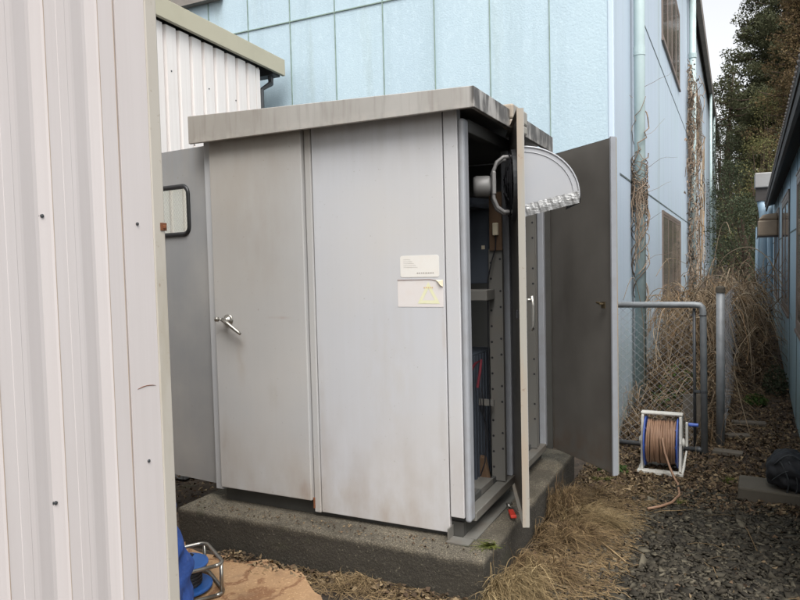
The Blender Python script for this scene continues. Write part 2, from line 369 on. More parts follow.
# ------------------------------------------------------------------ blue two-storey building
BX, BY = -.99, 6.3
bl = thing('blue_building', (-3, 6.3, 0), 'large pale blue two storey building with textured front and grooved side wall', 'building')
b = MB(); b.box(-26, BX-.53, BY, 44, -.3, 8.05); b.build('wall', 'blue_render', bl)
b = MB()
b.box(BX-.53, BX, BY+.001, 44, -.3, 8.04, 0); o = b.build('side_wall', 'blue_side', bl); tag(o, 'smooth lavender blue side wall facing the alley')
b = MB(); b.box(BX-.53+.002, BX-.02, BY-.008, BY-.001, -.3, 8.03); b.build('corner_panel', 'blue_render', bl)
b = MB(); b.box(BX-.02, BX+.035, BY-.006, BY+.30, -.3, 8.0)
b.build('corner_strip', 'blue_side', bl, bevel=.012)
b = MB()
for k in range(30): 
    x = -1.517-.567*k; b.box(x-.004, x+.004, BY-.011, BY-.0005, 0, 8.0)
for z in (4.29, 8.0-.9, 1.9): b.box(-20, BX-.022, BY-.012, BY-.0005, z-.005, z+.005)
b.build('panel_joint', 'sealant', bl)
b = MB()
for z in (2.44, 4.45): b.box(BX-.001, BX+.004, 6.65, 43, z-.009, z+.009)
for y in (18.1,): b.box(BX-.001, BX+.006, y, y+.07, 0, 7.9)
b.build('side_joint', 'sealant_dark', bl)
# roof overhang + gutter
b = MB(); b.box(-26.2, BX+.22, BY-.35, 44.3, 8.06, 8.16, 0); b.box(BX+.10, BX+.222, BY-.3, 44.2, 7.86, 8.055, 1)
b.box(-26.2, BX+.4-.3, 6.0, 44, 8.165, 8.5, 0)
b.build('roof', ['roof_dark', 'fascia_grey'], bl)
def side_window(xw, sgn, y0, y1, z0, z1, parent, panes=4, mat='window_brown', d=.02):
    """window in a wall plane x=xw whose outside is +sgn in x"""
    X = lambda a, c: (xw+sgn*a, xw+sgn*c) if sgn > 0 else (xw+sgn*c, xw+sgn*a)
    f = MB(); t = .055
    for (a0, a1, b0, b1) in ((y0, y1, z0, z0+t), (y0, y1, z1-t, z1), (y0, y0+t, z0+t, z1-t), (y1-t, y1, z0+t, z1-t)):
        x0, x1 = X(.002, d); f.box(x0, x1, a0, a1, b0, b1)
    x0, x1 = X(.004, d+.015); f.box(x0, x1, y0-.03, y1+.03, z0-.03, z0-.002)
    fr = f.build('window', mat, parent)
    for k in range(panes):
        ya = y0+t+(y1-y0-2*t)*k/panes; yb = y0+t+(y1-y0-2*t)*(k+1)/panes
        p = MB(); x0, x1 = X(.006, .014); p.box(x0, x1, ya+.03, yb-.03, z0+t+.001, z1-t-.001); p.build('pane', 'pane', fr)
        s_ = MB(); x0, x1 = X(.004, .016+.002*(k % 2))
        for (a0, a1) in ((ya+.001, ya+.05), (yb-.05, yb-.001)): s_.box(x0, x1, a0, a1, z0+t+.002, z1-t-.002)
        for (c0, c1) in ((z0+t+.002, z0+t+.04), (z1-t-.04, z1-t-.002)): s_.box(x0, x1, ya+.0505, yb-.0505, c0, c1)
        s_.build('sash', mat, fr)
side_window(BX, 1, 11.0, 14.75, .93, 2.35, bl, 4)
side_window(BX, 1, 11.05, 14.6, 4.9, 6.35, bl, 4)
side_window(BX, 1, 21, 24.5, 4.9, 6.35, bl, 4)
# front window, upper floor, left
f = MB(); wx0, wx1, wz = -8.4, -5.30, 4.74
f.box(wx0, wx1, BY-.06, BY-.013, wz, wz+.07); f.box(wx0, wx1, BY-.06, BY-.013, 6.0, 6.07); f.box(wx0, wx0+.06, BY-.06, BY-.013, wz+.07, 6.0); f.box(wx1-.06, wx1, BY-.06, BY-.013, wz+.07, 6.0)
for x in (-7.6, -6.85, -6.1): f.box(x, x+.05, BY-.055, BY-.013, wz+.07, 6.0)
f.box(wx0-.04, wx1+.04, BY-.10, BY-.013, wz-.045, wz-.002)
fw = f.build('window', 'fascia_grey', bl); p = MB(); p.box(wx0+.06, wx1-.06, BY-.03, BY-.02, wz+.07, 6.0); p.build('pane', 'pane', fw)

# downpipes
def wob(y, k=0): return noise.noise(Vector((y*1.3, k*7.1, 2.2)))
t = thing('downpipe', (-.9, 7.62, 0), 'thick mint green downpipe nearest the building corner with dead vine curled round it', 'downpipe', 'downpipes on the blue building side wall')
b = MB(); b.tube([(-.9, 7.62, -.02), (-.9, 7.62, 8.0)], .056, 16); b.build('pipe', 'pipe_mint', t, smooth=True)
for z in (3.74, 6.4): b = MB(); b.tube([(-.9, 7.62, z), (-.9, 7.62, z+.09)], .060, 16); b.build('collar', 'pipe_mint', t)
t = thing('downpipe', (-.88, 17.3, 0), 'second downpipe along the side wall, wrapped in a thick mat of dead vine', 'downpipe', 'downpipes on the blue building side wall')
b = MB(); b.tube([(-.88, 17.3, .3), (-.88, 17.3, 8.0)], .075, 12); b.build('pipe', 'pipe_mint', t, smooth=True)
b = MB(); b.tube([(-.88, 17.3, 6.2), (-.88, 17.3, 6.3)], .088, 12); b.build('collar', 'pipe_mint', t)
for (y, lab) in ((29, 'slim pale downpipe near the far end of the blue wall, nearer of two'), (33.5, 'slim pale downpipe at the far end of the blue wall, farther of two')):
    t = thing('downpipe', (-.84, y, 0), lab, 'downpipe', 'downpipes on the blue building side wall')
    b = MB(); b.tube([(-.84, y, .8), (-.84, y, 7.85)], .05, 10); b.build('pipe', 'pipe_mint', t, smooth=True)

# ------------------------------------------------------------------ ribbed sheds
def ribbed_wall(name, parent, x, y0, y1, z0, z1f, pitch, depth, mat, phase=0, flat_from=None, lo=.42):
    """vertical trapezoid ribbed sheet on plane x, outside +x; z1f(y) gives the top"""
    prof = []; y = y0-phase
    while y < y1:
        for (a, dx) in ((0, 0), (pitch*lo*.5, 0), (pitch*lo*.5+.012, -depth), (pitch*lo*.5+.012+.02, -depth), (pitch*lo*.5+.044, 0)):
            q = y+a
            if y0 <= q <= y1 and (flat_from is None or q < flat_from): prof.append((q, dx))
        y += pitch
    prof = [(y0, 0)]+[p for p in prof if p[0] > y0+.001]+[(y1, 0)]
    b = MB(); vs = []
    for (q, dx) in prof: vs += [(x+dx, q, z0), (x+dx, q, z1f(q))]
    b.add(vs, [(2*i, 2*i+2, 2*i+3, 2*i+1) for i in range(len(prof)-1)])
    return b.build(name, mat, parent)
# near shed: fills the left of the picture
t = thing('storage_shed', (-3, -.5, 0), 'white ribbed metal shed corner filling the left foreground', 'shed')
prof = []
# wide pans with shallow grooves: groove dark face spans measured from the sheet
x0 = -1.5; ys_ = [-2.3]
gro = [1.110-.158*k for k in range(0, 22)]
gro = sorted(gro+[1.268])
vs = []; seq = [(-2.3, 0)]
for gy in gro:
    seq += [(gy-.100, 0), (gy-.0985, .0005), (gy-.075, .0005), (gy-.0735, 0), (gy-.062, 0), (gy-.055, -.0005), (gy-.020, -.0060), (gy-.010, -.0065), (gy+.018, -.0018), (gy+.024, 0)]
seq += [(1.345, 0), (1.346, -.006), (1.349, -.006), (1.350, .001), (1.452, .001)]
for (q, dx) in seq: vs += [(x0+dx, q, .05), (x0+dx, q, 3.4)]
b = MB(); b.add(vs, [(2*i, 2*i+2, 2*i+3, 2*i+1) for i in range(len(seq)-1)])
b.build('siding', 'siding_white', t)
b = MB()
for gy in gro: b.box(x0-.0015, x0+.0006, gy+.0245, gy+.0262, .06, 3.39)
b.box(x0-.001, x0+.0008, 1.3425, 1.3445, .06, 3.39); b.build('stain_line', 'seam_stain', t)
b = MB(); b.hexa([(-5, 1.453, .04), (x0-.012, 1.453, .04), (x0-.012, 1.490, .04), (-5, 1.490, .04), (-5, 1.453, 3.41), (x0-.012, 1.453, 3.41), (x0-.012, 1.490, 3.41), (-5, 1.490, 3.41)])
b.box(x0-.0115, x0+.004, 1.4525, 1.497, .04, 3.41); b.build('corner_flashing', 'siding_edge', t, bevel=.004)
b = MB(); b.box(-5, x0-.02, -2.3, 1.45, .04, 3.40, 0); b.box(-5.1, x0+.1, -2.4, 1.55, 3.42, 3.5, 1); b.build('wall', ['siding_far', 'trim_beige'], t)
for (y, z) in ((1.108, 1.759), (1.106, 1.054), (1.395, 1.752), (1.40, 1.08), (1.105, 2.45), (1.39, 2.44), (1.108, .4)):
    dx = -.016 if y < 1.2 else 0; dx = -.0063 if y < 1.2 else 0; b = MB()
    b.lathe((x0+dx-.001, y, z), (1, 0, 0), [(0, .0075), (.001, .0075), (.0012, .0045), (.005, .0045), (.006, .002)], 12)
    b.build('screw', 'galv_dark', t)
b = MB(); b.box(x0+.0041, x0+.007, 1.477, 1.501, 1.736, 1.759); b.box(x0-.0, x0+.015, 1.486, 1.490, 1.742, 1.752); b.build('clip', 'rust', t, bevel=.002)
b = MB(); pts = [(x0+.0012, 1.372+.011*i, 1.289+.006*math.sin(math.pi*(i+.5)/7)) for i in range(7)]; b.tube(pts, [.0006, .0012, .0014, .0012, .0013, .0012, .0005], 5); b.build('scratch', 'rust', t)
# far shed with beige verge
t = thing('gabled_shed', (-4.4, 4, 0), 'white ribbed shed with beige sloping roof edge behind the cabinet', 'shed')
SX = -4.4; topf = lambda y: 3.925-.046*(y-4.0)-.165
ribbed_wall('siding', t, SX, 1.9, 5.78, .0, topf, .158, .028, 'siding_far')
b = MB(); b.box(-9, SX-.035, 1.9, 5.77, 0, 3.6); b.box(SX-.03, SX+.004, 5.73, 5.79, 0, 3.66); b.build('wall', 'siding_far', t)
b = MB(); A = lambda y, dz: 3.945-.046*(y-4.0)+dz
b.hexa([(SX+.02, 1.7, A(1.7, -.17)), (SX+.06, 1.7, A(1.7, -.17)), (SX+.06, 6.16, A(6.16, -.17)), (SX+.02, 6.16, A(6.16, -.17)),
        (SX+.02, 1.7, A(1.7, 0)), (SX+.06, 1.7, A(1.7, 0)), (SX+.06, 6.16, A(6.16, 0)), (SX+.02, 6.16, A(6.16, 0))])
b.build('verge_trim', 'trim_beige', t, bevel=.004)
b = MB(); b.hexa([(-9, 1.7, A(1.7, -.06)), (SX+.018, 1.7, A(1.7, -.06)), (SX+.018, 6.12, A(6.12, -.06)), (-9, 6.12, A(6.12, -.06)), (-9, 1.7, A(1.7, -.01)), (SX+.018, 1.7, A(1.7, -.01)), (SX+.018, 6.12, A(6.12, -.01)), (-9, 6.12, A(6.12, -.01))])
b.build('roof', 'roof_dark', t)
b = MB(); b.box(-9, SX+.012, 6.0, 6.13, A(6.1, -.185), A(6.1, -.065)); b.tube([(SX-.06, 6.06, A(6.1, -.18)), (SX-.06, 6.06, A(6.1, -.26)), (SX-.07, 5.9, A(6.1, -.36)), (SX-.07, 5.85, 0)], .03, 8); b.build('gutter', 'galv_dark', t)
for (y, z) in ((4.55, 3.35), (5.02, 3.3), (5.4, 3.27), (4.8, 2.75)):
    b = MB(); b.lathe((SX-.001, y, z), (1, 0, 0), [(0, .008), (.006, .006)], 8); b.build('screw', 'galv_dark', t)
lk = thing('storage_locker', (-4.0, 4.3, 0), 'grey steel locker seen through the wired glass of the cabinet door', 'locker')
b = MB(); b.box(-4.36, -3.8, 3.9, 4.9, 0, 1.80); b.build('body', 'locker_grey', lk, bevel=.01)
b = MB(); b.box(-4.38, -3.78, 3.88, 4.92, 1.802, 1.84); b.build('lid', 'locker_grey', lk, bevel=.005)

# ------------------------------------------------------------------ concrete plinth
b = MB(); nx, ny = 60, 40
def plinth():
    import bmesh
    bm = bmesh.new(); bmesh.ops.create_grid(bm, x_segments=2, y_segments=2, size=1)
    bm.free()
x0p, x1p, y0p, y1p = -2.97, -1.065, 2.985, 5.03
vs = []; fs = []
def face(fn, nu, nv):
    o = len(vs)
    for j in range(nv+1):
        for i in range(nu+1): vs.append(fn(i/nu, j/nv))
    for j in range(nv):
        for i in range(nu): fs.append((o+j*(nu+1)+i, o+j*(nu+1)+i+1, o+(j+1)*(nu+1)+i+1, o+(j+1)*(nu+1)+i))
def rough(x, y, z):   # nibbled edges and uneven faces
    q = Vector((x*9, y*9, z*9)); k = .004*noise.noise(q)+.006*noise.noise(q*.3)
    e = 0
    cx = min(abs(x-x0p), abs(x-x1p)); cy = min(abs(y-y0p), abs(y-y1p)); cz = abs(z-.22)
    X, Y, Z = x, y, z; c = .012+.012*max(0, noise.noise(q*.8))
    if z > .22-c and cy < .03: Y += (c-(.22-z))*.5 if abs(y-y0p) < .03 else 0
    if z > .22-c and cx < .03: X -= (c-(.22-z))*.5 if abs(x-x1p) < .03 else 0
    if z >= .219: Z += -.010*(1-min(1, min(cx, cy)/.03))
    return (X+k, Y+k, Z+k*.5)
face(lambda u, v: rough(x0p+u*(x1p-x0p), y0p, -.05+.27*v), 110, 18)
face(lambda u, v: rough(x1p, y0p+u*(y1p-y0p), -.05+.27*v), 110, 18)
face(lambda u, v: rough(x0p+u*(x1p-x0p), y0p+v*(y1p-y0p), .22), 110, 110)
face(lambda u, v: rough(x1p-u*(x1p-x0p), y1p, -.05+.27*v), 40, 4)
face(lambda u, v: rough(x0p, y1p-u*(y1p-y0p), -.05+.27*v), 40, 4)
b = MB(); b.add(vs, fs); o = b.build('concrete_plinth', 'plinth', smooth=True)
tag(o, 'weathered dark concrete plinth under the grey metal cabinet', 'plinth')

# ------------------------------------------------------------------ electrical cabinet
cb = thing('electrical_cabinet', (-2.0, 3.9, .22), 'grey steel walk-up electrical cabinet with open doors on a concrete plinth', 'cabinet')
FX0, FX1, FY, BYc = -2.83, -1.20, 3.16, 4.75
b = MB(); b.box(FX0+.05, FX1-.04, FY+.035, FY+.075, .221, .30); b.box(FX1-.085, FX1-.04, FY+.08, BYc, .221, .285)
b.box(FX0+.05, FX1-.09, BYc-.05, BYc-.01, .221, .30); b.box(FX0+.05, FX0+.09, FY+.08, BYc-.06, .221, .30)
b.build('base_channel', 'frame_dark', cb)
b = MB(); b.box(FX1-.10, FX1+.02, FY-.06, FY+.02, .222, .229); b.box(FX1-.10, FX1-.094, FY-.04, FY+.03, .2295, .285); b.box(FX1-.04, FX1+.03, FY+.025, BYc-.8, .2225, .2285)
b.build('anchor_foot', 'steel_dull', cb)
b = MB(); b.box(-2.072, -1.302, FY, FY+.03, .25, 2.40); b.build('front_panel', 'panel_grey', cb, bevel=.004)
b = MB(); b.box(-2.83, -2.775, FY, FY+.05, .29, 2.40); b.build('corner_post', 'panel_blue_grey', cb, bevel=.004)
b = MB(); b.box(-2.118, -2.0765, FY-.004, FY+.05, .245, 2.40); b.build('divider_post', 'panel_dusty', cb, bevel=.006)
b = MB(); b.box(-1.296, -1.222, FY-.002, FY+.05, .335, 2.40); b.build('corner_post', 'panel_grey', cb, bevel=.004)
b = MB(); b.box(-2.12, -2.112, FY-.012, FY-.0045, .27, .33); b.build('rust_patch', 'rust', cb)
# front door, closed, with lever handle
d = MB(); d.box(-2.768, -2.123, FY-.026, FY+.012, .315, 2.40); dr = d.build('door', 'panel_dusty', cb, bevel=.005)
tag(dr, 'closed front door with lever handle')
hx, hy, hz = -2.665, FY-.027, 1.322
b = MB(); b.lathe((hx, hy+.002, hz), (0, -1, 0), [(0, .034), (.006, .034), (.010, .028), (.012, .018), (.030, .016), (.034, .012)], 24)
b.tube([(hx-.012, hy-.04, hz+.006), (hx+.03, hy-.045, hz-.018), (hx+.10, hy-.04, hz-.066), (hx+.115, hy-.036, hz-.078)], [.013, .0125, .009, .008], 12)
b.tube([(hx-.012, hy-.04, hz+.006), (hx, hy-.02, hz)], .012, 12)
b.tube([(hx-.02, hy-.04, hz+.006), (hx-.045, hy-.038, hz+.006)], .006, 8); b.lathe((hx-.043, hy-.038, hz+.006), (-1, 0, 0), [(0, .010), (.004, .014), (.02, .014), (.024, .010)], 14)
b.build('handle', 'chrome', dr, smooth=True)
# labels on the front panel
def rr(b, x0, x1, z0, z1, y, r, mi=0, seg=5):
    P = []
    for (cx, cz, a0) in ((x1-r, z1-r, 0), (x0+r, z1-r, 90), (x0+r, z0+r, 180), (x1-r, z0+r, 270)):
        for k in range(seg+1): a = R_(a0+90*k/seg); P.append((cx+r*math.cos(a), y, cz+r*math.sin(a)))
    n = len(P); b.add(P+[(p[0], y+.002, p[2]) for p in P], [tuple(range(n))]+[(k, k+n, (k+1) % n+n, (k+1) % n) for k in range(n)], mi)
lb = MB(); rr(lb, -1.548, -1.332, 1.556, 1.666, FY-.0015, .012); lo = lb.build('label', 'paper', cb); tag(lo, 'upper white rounded label')
b = MB()
for k, (a, c) in enumerate(((-1.455, -1.447), (-1.443, -1.436), (-1.431, -1.425), (-1.421, -1.413), (-1.408, -1.398), (-1.394, -1.385), (-1.381, -1.372), (-1.368, -1.361))):
    b.box(a, c, FY-.0022, FY-.0016, 1.574, 1.579)
for k in range(5): b.box(-1.53+.0, -1.49+.01*k, FY-.0019, FY-.0016, 1.645-.010*k, 1.646-.010*k)
b.build('print', 'sticker_ink', lo)
lb = MB(); lb.box(-1.566, -1.312, FY-.0014, FY+.001, 1.404, 1.541); lo = lb.build('label', 'paper_pink', cb); tag(lo, 'lower torn white label with faded yellow triangle')
b = MB(); tx, tz, hw = -1.392, 1.463, .062
T = [Vector((tx-hw, FY-.0022, tz-.042)), Vector((tx+hw, FY-.0022, tz-.042)), Vector((tx, FY-.0022, tz+.068))]; ce = (T[0]+T[1]+T[2])/3
I = [ce+(q-ce)*.55 for q in T]; b.add(T+I, [(0, 1, 4, 3), (1, 2, 5, 4), (2, 0, 3, 5)]); b.build('warning_triangle', 'sticker_yellow', lo)
b = MB()
for k in range(5): b.box(tx-.026+.011*k, tx-.019+.011*k, FY-.0026, FY-.0023, tz+.036, tz+.043)
b.build('print', 'sticker_orange', lo)
b = MB(); b.add([(-1.352, FY-.003, 1.541), (-1.312, FY-.003, 1.541), (-1.311, FY-.006, 1.506), (-1.322, FY-.014, 1.515), (-1.335, FY-.012, 1.531)], [(0, 4, 3, 2, 1)]); b.build('torn_flap', 'ivory', lo)
b = MB(); b.tube([(-1.566, FY-.003, 1.5425), (-1.45, FY-.003, 1.5432), (-1.38, FY-.003, 1.5435), (-1.33, FY-.004, 1.535), (-1.322, FY-.006, 1.518)], .0013, 4); b.build('torn_edge', 'rust', lo)
# side walls, back, floor, ceiling
b = MB(); b.box(FX0+.002, FX0+.03, FY+.052, BYc-.03, .29, 2.395, 0); b.box(FX0+.002, FX1-.002, BYc-.028, BYc, .29, 2.395, 0); b.build('side_and_back_panel', 'panel_blue_grey', cb)
b = MB(); b.box(FX0+.031, FX1-.03, FY+.053, BYc-.03, .301, .315, 0); b.box(FX0+.031, FX1-.03, FY+.053, BYc-.03, 2.33, 2.34, 0)
b.box(FX0+.031, FX0+.04, FY+.055, BYc-.03, .32, 2.32); b.box(FX0+.05, -1.31, FY+.031, FY+.04, .32, 2.32); b.box(FX0+.05, FX1-.03, BYc-.04, BYc-.03, .32, 2.32)
b.box(-1.85, -1.84, FY+.06, BYc-.05, .32, 2.32)
b.build('inner_lining', 'inside_grey', cb)
# jamb frames on the open side
b = MB(); b.box(FX1-.020, FX1+.012, FY+.002, FY+.072, .315, 2.33); b.build('jamb', 'frame_blue_grey', cb, bevel=.012)
b = MB(); b.box(FX1-.035, FX1+.010, 3.885, 3.955, .346, 2.30); b.build('mullion', 'frame_blue_grey', cb, bevel=.006)
b = MB(); b.box(FX1-.035, FX1+.010, BYc-.07, BYc, .32, 2.33); b.build('jamb', 'frame_blue_grey', cb, bevel=.006)
b = MB(); b.box(FX1-.05, FX1+.015, FY+.074, BYc-.072, .300, .345); b.build('sill', 'steel_dull', cb, bevel=.004)
b = MB(); b.box(FX1-.07, FX1-.051, FY+.074, BYc-.072, .318, .375); b.build('sill_upstand', 'inside_grey', cb)
b = MB(); b.box(FX1-.045, FX1+.012, FY+.074, BYc-.072, 2.27, 2.335); b.build('header', 'inside_grey', cb, bevel=.004)
def strip(x0, x1, y0, y1, z0, z1, nh, mat='inside_strip'):
    """upright steel channel with a column of slots on both edges (front face -y)"""
    b = MB(); b.box(x0, x1, y0, y1, z0, z1); st = b.build('upright_channel', mat, cb)
    for k in range(nh):
        z = z0+.08+(z1-z0-.16)*k/(nh-1)
        for x, dz in ((x0+.012, 0), (x1-.012, .02 if k % 3 else .5)):
            if dz > .1: continue
            h = MB(); h.lathe((x, y0+.001, z+dz), (0, -1, 0), [(0, .007), (.002, .007)], 8); h.build('slot', 'black', st)
    return st
strip(-1.275, -1.195, 3.76, 3.79, .35, 1.70, 14)
strip(-1.285, -1.210, 4.52, 4.545, .35, 2.25, 18)
strip(-1.31, -1.285, 4.30, 4.32, .35, 2.25, 18, 'inside_grey')
b = MB(); b.box(-1.235, -1.215, 4.585, 4.60, .35, 2.26); b.build('edge_profile', 'inside_strip', cb)
# equipment
e = MB(); e.box(-1.75, -1.262, 3.80, 4.02, 1.50, 1.93); e.hexa([(-1.75, 3.55, 1.93), (-1.30, 3.55, 1.93), (-1.262, 4.02, 1.93), (-1.75, 4.02, 1.93), (-1.75, 3.75, 2.0), (-1.36, 3.75, 2.0), (-1.30, 4.02, 2.0), (-1.75, 4.02, 2.0)])
eq = e.build('relay_box', 'equip_blue_grey', cb, bevel=.004)
e = MB(); e.box(-1.33, -1.31, 3.796, 3.799, 1.70, 1.722); e.build('tag_plate', 'ivory', eq)
e = MB(); e.box(-1.75, -1.235, 3.60, 3.74, 1.41, 1.47); e.build('shelf', 'inside_strip', cb, bevel=.004)
e = MB(); e.box(-1.75, -1.335, 3.62, 4.0, .345, 1.10)
for k in range(7): e.box(-1.334, -1.328, 3.64+.05*k, 3.66+.05*k, .36, 1.09)
for k in range(8): e.box(-1.72+.05*k, -1.705+.05*k, 3.612, 3.619, .36, 1.09)
e.build('battery_box', 'equip_blue_grey', cb)
e = MB(); e.box(-1.262, -1.188, 3.742, 3.755, 1.69, 2.02); pb = e.build('outlet_board', 'plywood', cb)
e = MB(); e.box(-1.235, -1.205, 3.715, 3.741, 1.775, 1.845); ol = e.build('outlet', 'ivory', pb, bevel=.004)
e = MB(); e.tube([(-1.22, 3.73, 1.775), (-1.22, 3.72, 1.70), (-1.24, 3.71, 1.63), (-1.262, 3.70, 1.52), (-1.265, 3.70, 1.2), (-1.26, 3.70, .6)], .004, 6)
e.tube([(-1.262, 3.56, .93), (-1.255, 3.57, .86), (-1.265, 3.6, .78), (-1.255, 3.6, .66), (-1.262, 3.6, .5), (-1.29, 3.6, .42)], .004, 6)
e.tube([(-1.27, 3.56, .9), (-1.268, 3.57, .8), (-1.250, 3.6, .72), (-1.248, 3.62, .55)], .003, 6)
for k in range(6): e.tube([(-1.45+.012*k, 3.6, 1.92), (-1.42+.012*k, 3.55, 1.88-.01*k), (-1.40+.01*k, 3.55, 1.78-.02*k)], .004, 5)
e.build('cable', 'black', cb)
e = MB(); e.tube([(-1.36, 3.58, .97), (-1.30, 3.57, 1.06), (-1.26, 3.56, 1.085), (-1.268, 3.56, 1.02), (-1.285, 3.56, .93)], .008, 8); e.build('cable', 'cable_red', cb)
e = MB(); e.box(-1.40, -1.24, 3.70, 3.72, .80, .835); e.build('bracket', 'inside_strip', cb)
e = MB(); e.box(-1.75, -1.25, 3.5, 3.7, .346, .38); e.build('floor_rail', 'inside_strip', cb)
e = MB(); e.hexa([(-1.38, 3.70, .35), (-1.27, 3.70, .35), (-1.27, 3.74, .35), (-1.38, 3.74, .35), (-1.36, 3.70, .50), (-1.30, 3.70, .50), (-1.30, 3.74, .50), (-1.36, 3.74, .50)]); e.build('cable_gland', 'plywood', cb, bevel=.01)
# roof: level soffit, top falling to the right
CX0, CX1, CY0, CY1 = -2.86, -1.10, 3.07, 4.66; zl, zr, zb = 2.512, 2.452, 2.353
P = []
for z in ('b', 't'):
    for (x, y) in ((CX0, CY0), (CX1, CY0), (CX1, CY1+.03), (CX0, CY1+.15)): P.append((x, y, zb if z == 'b' else (zl if x == CX0 else zr)))
b = MB(); ti = .022
b.hexa([(CX0, CY0, zb), (CX1, CY0, zb), (CX1, CY0+ti, zb), (CX0, CY0+ti, zb), (CX0, CY0, zl), (CX1, CY0, zr), (CX1, CY0+ti, zr), (CX0, CY0+ti, zl)])
b.build('front_fascia', 'cornice', cb, bevel=.003)
b = MB(); y2 = 4.62
b.hexa([(CX1-ti, CY0+ti+.001, zb), (CX1, CY0+ti+.001, zb), (CX1, y2, zb-.005), (CX1-ti, y2, zb-.005), (CX1-ti, CY0+ti+.001, zr), (CX1, CY0+ti+.001, zr), (CX1, y2, zr), (CX1-ti, y2, zr)])
b.build('side_fascia', 'cornice', cb, bevel=.003)
b = MB(); b.hexa([(CX0, CY0+ti+.001, 2.402), (CX1-ti-.001, CY0+ti+.001, 2.402), (CX1-ti-.001, y2, 2.402), (CX0, BYc+.1, 2.402), (CX0, CY0+ti+.001, zl-.006), (CX1-ti-.001, CY0+ti+.001, zr-.006), (CX1-ti-.001, y2, zr-.006), (CX0, BYc+.1, zl-.006)])
b.build('roof', 'cornice', cb)
b = MB(); b.box(-1.14, -1.083, 3.64, 3.93, 2.350, 2.40); b.box(-1.16, -1.081, 3.64, 3.93, 2.401, 2.482); b.build('roof_cap', 'door_edge', cb, bevel=.01)
# ---- doors that stand open
def open_door(free, hinge, z0, z1, name_label, side):
    """door leaf between two plan points; side=+1: inner face lies to the left of free->hinge"""
    A = Vector((free[0], free[1], 0)); B = Vector((hinge[0], hinge[1], 0)); u = (B-A).normalized(); L = (B-A).length
    n = Vector((-u.y, u.x, 0))*side
    b = MB(); b.obox(A, u, n, .004, L, -.006, .008, z0, z1, 0)
    b.obox(A, u, n, 0, .0045, -.008, .026, z0-.001, z1+.001, 1); b.obox(A, u, n, .005, L, -.006, .026, z1-.004, z1, 1); b.obox(A, u, n, .005, L, -.006, .026, z0, z0+.004, 1)
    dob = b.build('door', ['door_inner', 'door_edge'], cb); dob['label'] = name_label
    return dob, A, u, n, L
nd, A, u, n, L = open_door((-.93, 3.28), (-1.2, 3.965), .292, 2.366, 'near open side door seen edge on, carrying the fan', 1)
# outer skin of near door light grey
b = MB(); b.obox(A, u, n, .006, L, -.0095, -.0065, .296, 2.362); b.build('outer_skin', 'panel_grey', nd)
h = MB(); hp = A+u*.05-n*.01; 
h.tube([hp+V3(0, 0, 1.43), hp-n*.03+V3(0, 0, 1.43)], .009, 8); h.tube([hp-n*.03+V3(0, 0, 1.45), hp-n*.036+V3(0, 0, 1.40), hp-n*.036+V3(0, 0, 1.30), hp-n*.024+V3(0, 0, 1.275)], [.009, .009, .007, .006], 8)
h.build('handle', 'chrome', nd, smooth=True)
h = MB(); h.obox(A+u*.05, u, n, -.01, .02, .027, .04, 1.34, 1.38); h.build('latch', 'black', nd)
# fan: motor, guard, blades
fc = A+u*.36+V3(0, 0, 2.035)
h = MB(); h.lathe(fc+n*.13, n, [(0, .03), (.012, .052), (.02, .056), (.085, .056), (.10, .050), (.104, .03)], 28); h.build('fan_motor', 'flue_grey', nd, smooth=True, bevel=0)
for s_ in (-.055, .055):
    h = MB(); q = lambda du, dn, dz: fc+u*(du)+n*dn+V3(0, 0, dz)
    h.tube([q(s_-.0, .012, .145), q(s_, .07, .145), q(s_, .105, .12), q(s_, .125, .07), q(s_, .125, -.07), q(s_, .105, -.12), q(s_, .07, -.145), q(s_, .012, -.145)], .011, 10)
    h.build('fan_bracket', 'flue_grey', nd, smooth=True)
h = MB(); h.obox(fc+n*.112, u, n, -.07, .07, 0, .02, -.05, .07); h.build('bracket_plate', 'flue_grey', nd, bevel=.004)
h = MB()
for rr_ in (.06, .10, .14, .17):
    off = .04+.03*(1-rr_/.17); pts = [fc+n*off+(u*math.cos(a)+V3(0, 0, 1)*math.sin(a))*rr_ for a in [2*math.pi*k/28 for k in range(29)]]; h.tube(pts, .004, 5)
for k in range(8):
    a = math.pi*k/4; dv = u*math.cos(a)+V3(0, 0, 1)*math.sin(a); h.tube([fc+n*.065+dv*.05, fc+n*.045+dv*.13, fc+n*.012+dv*.185], .004, 5)
h.build('fan_guard', 'black', nd)
h = MB(); h.lathe(fc+n*.0, n, [(.009, .19), (.03, .19), (.0301, .165), (.009, .165)], 36); h.build('fan_ring', 'galv_dark', nd)
h = MB()
for k in range(4):
    a = math.pi*k/2+.5; dv = u*math.cos(a)+V3(0, 0, 1)*math.sin(a); tv = n.cross(dv)
    h.add([fc+n*.03+dv*.03-tv*.02, fc+n*.05+dv*.03+tv*.02, fc+n*.055+dv*.15+tv*.06, fc+n*.02+dv*.15-tv*.05], [(0, 1, 2, 3)])
h.build('fan_blade', 'fan_blade', nd)
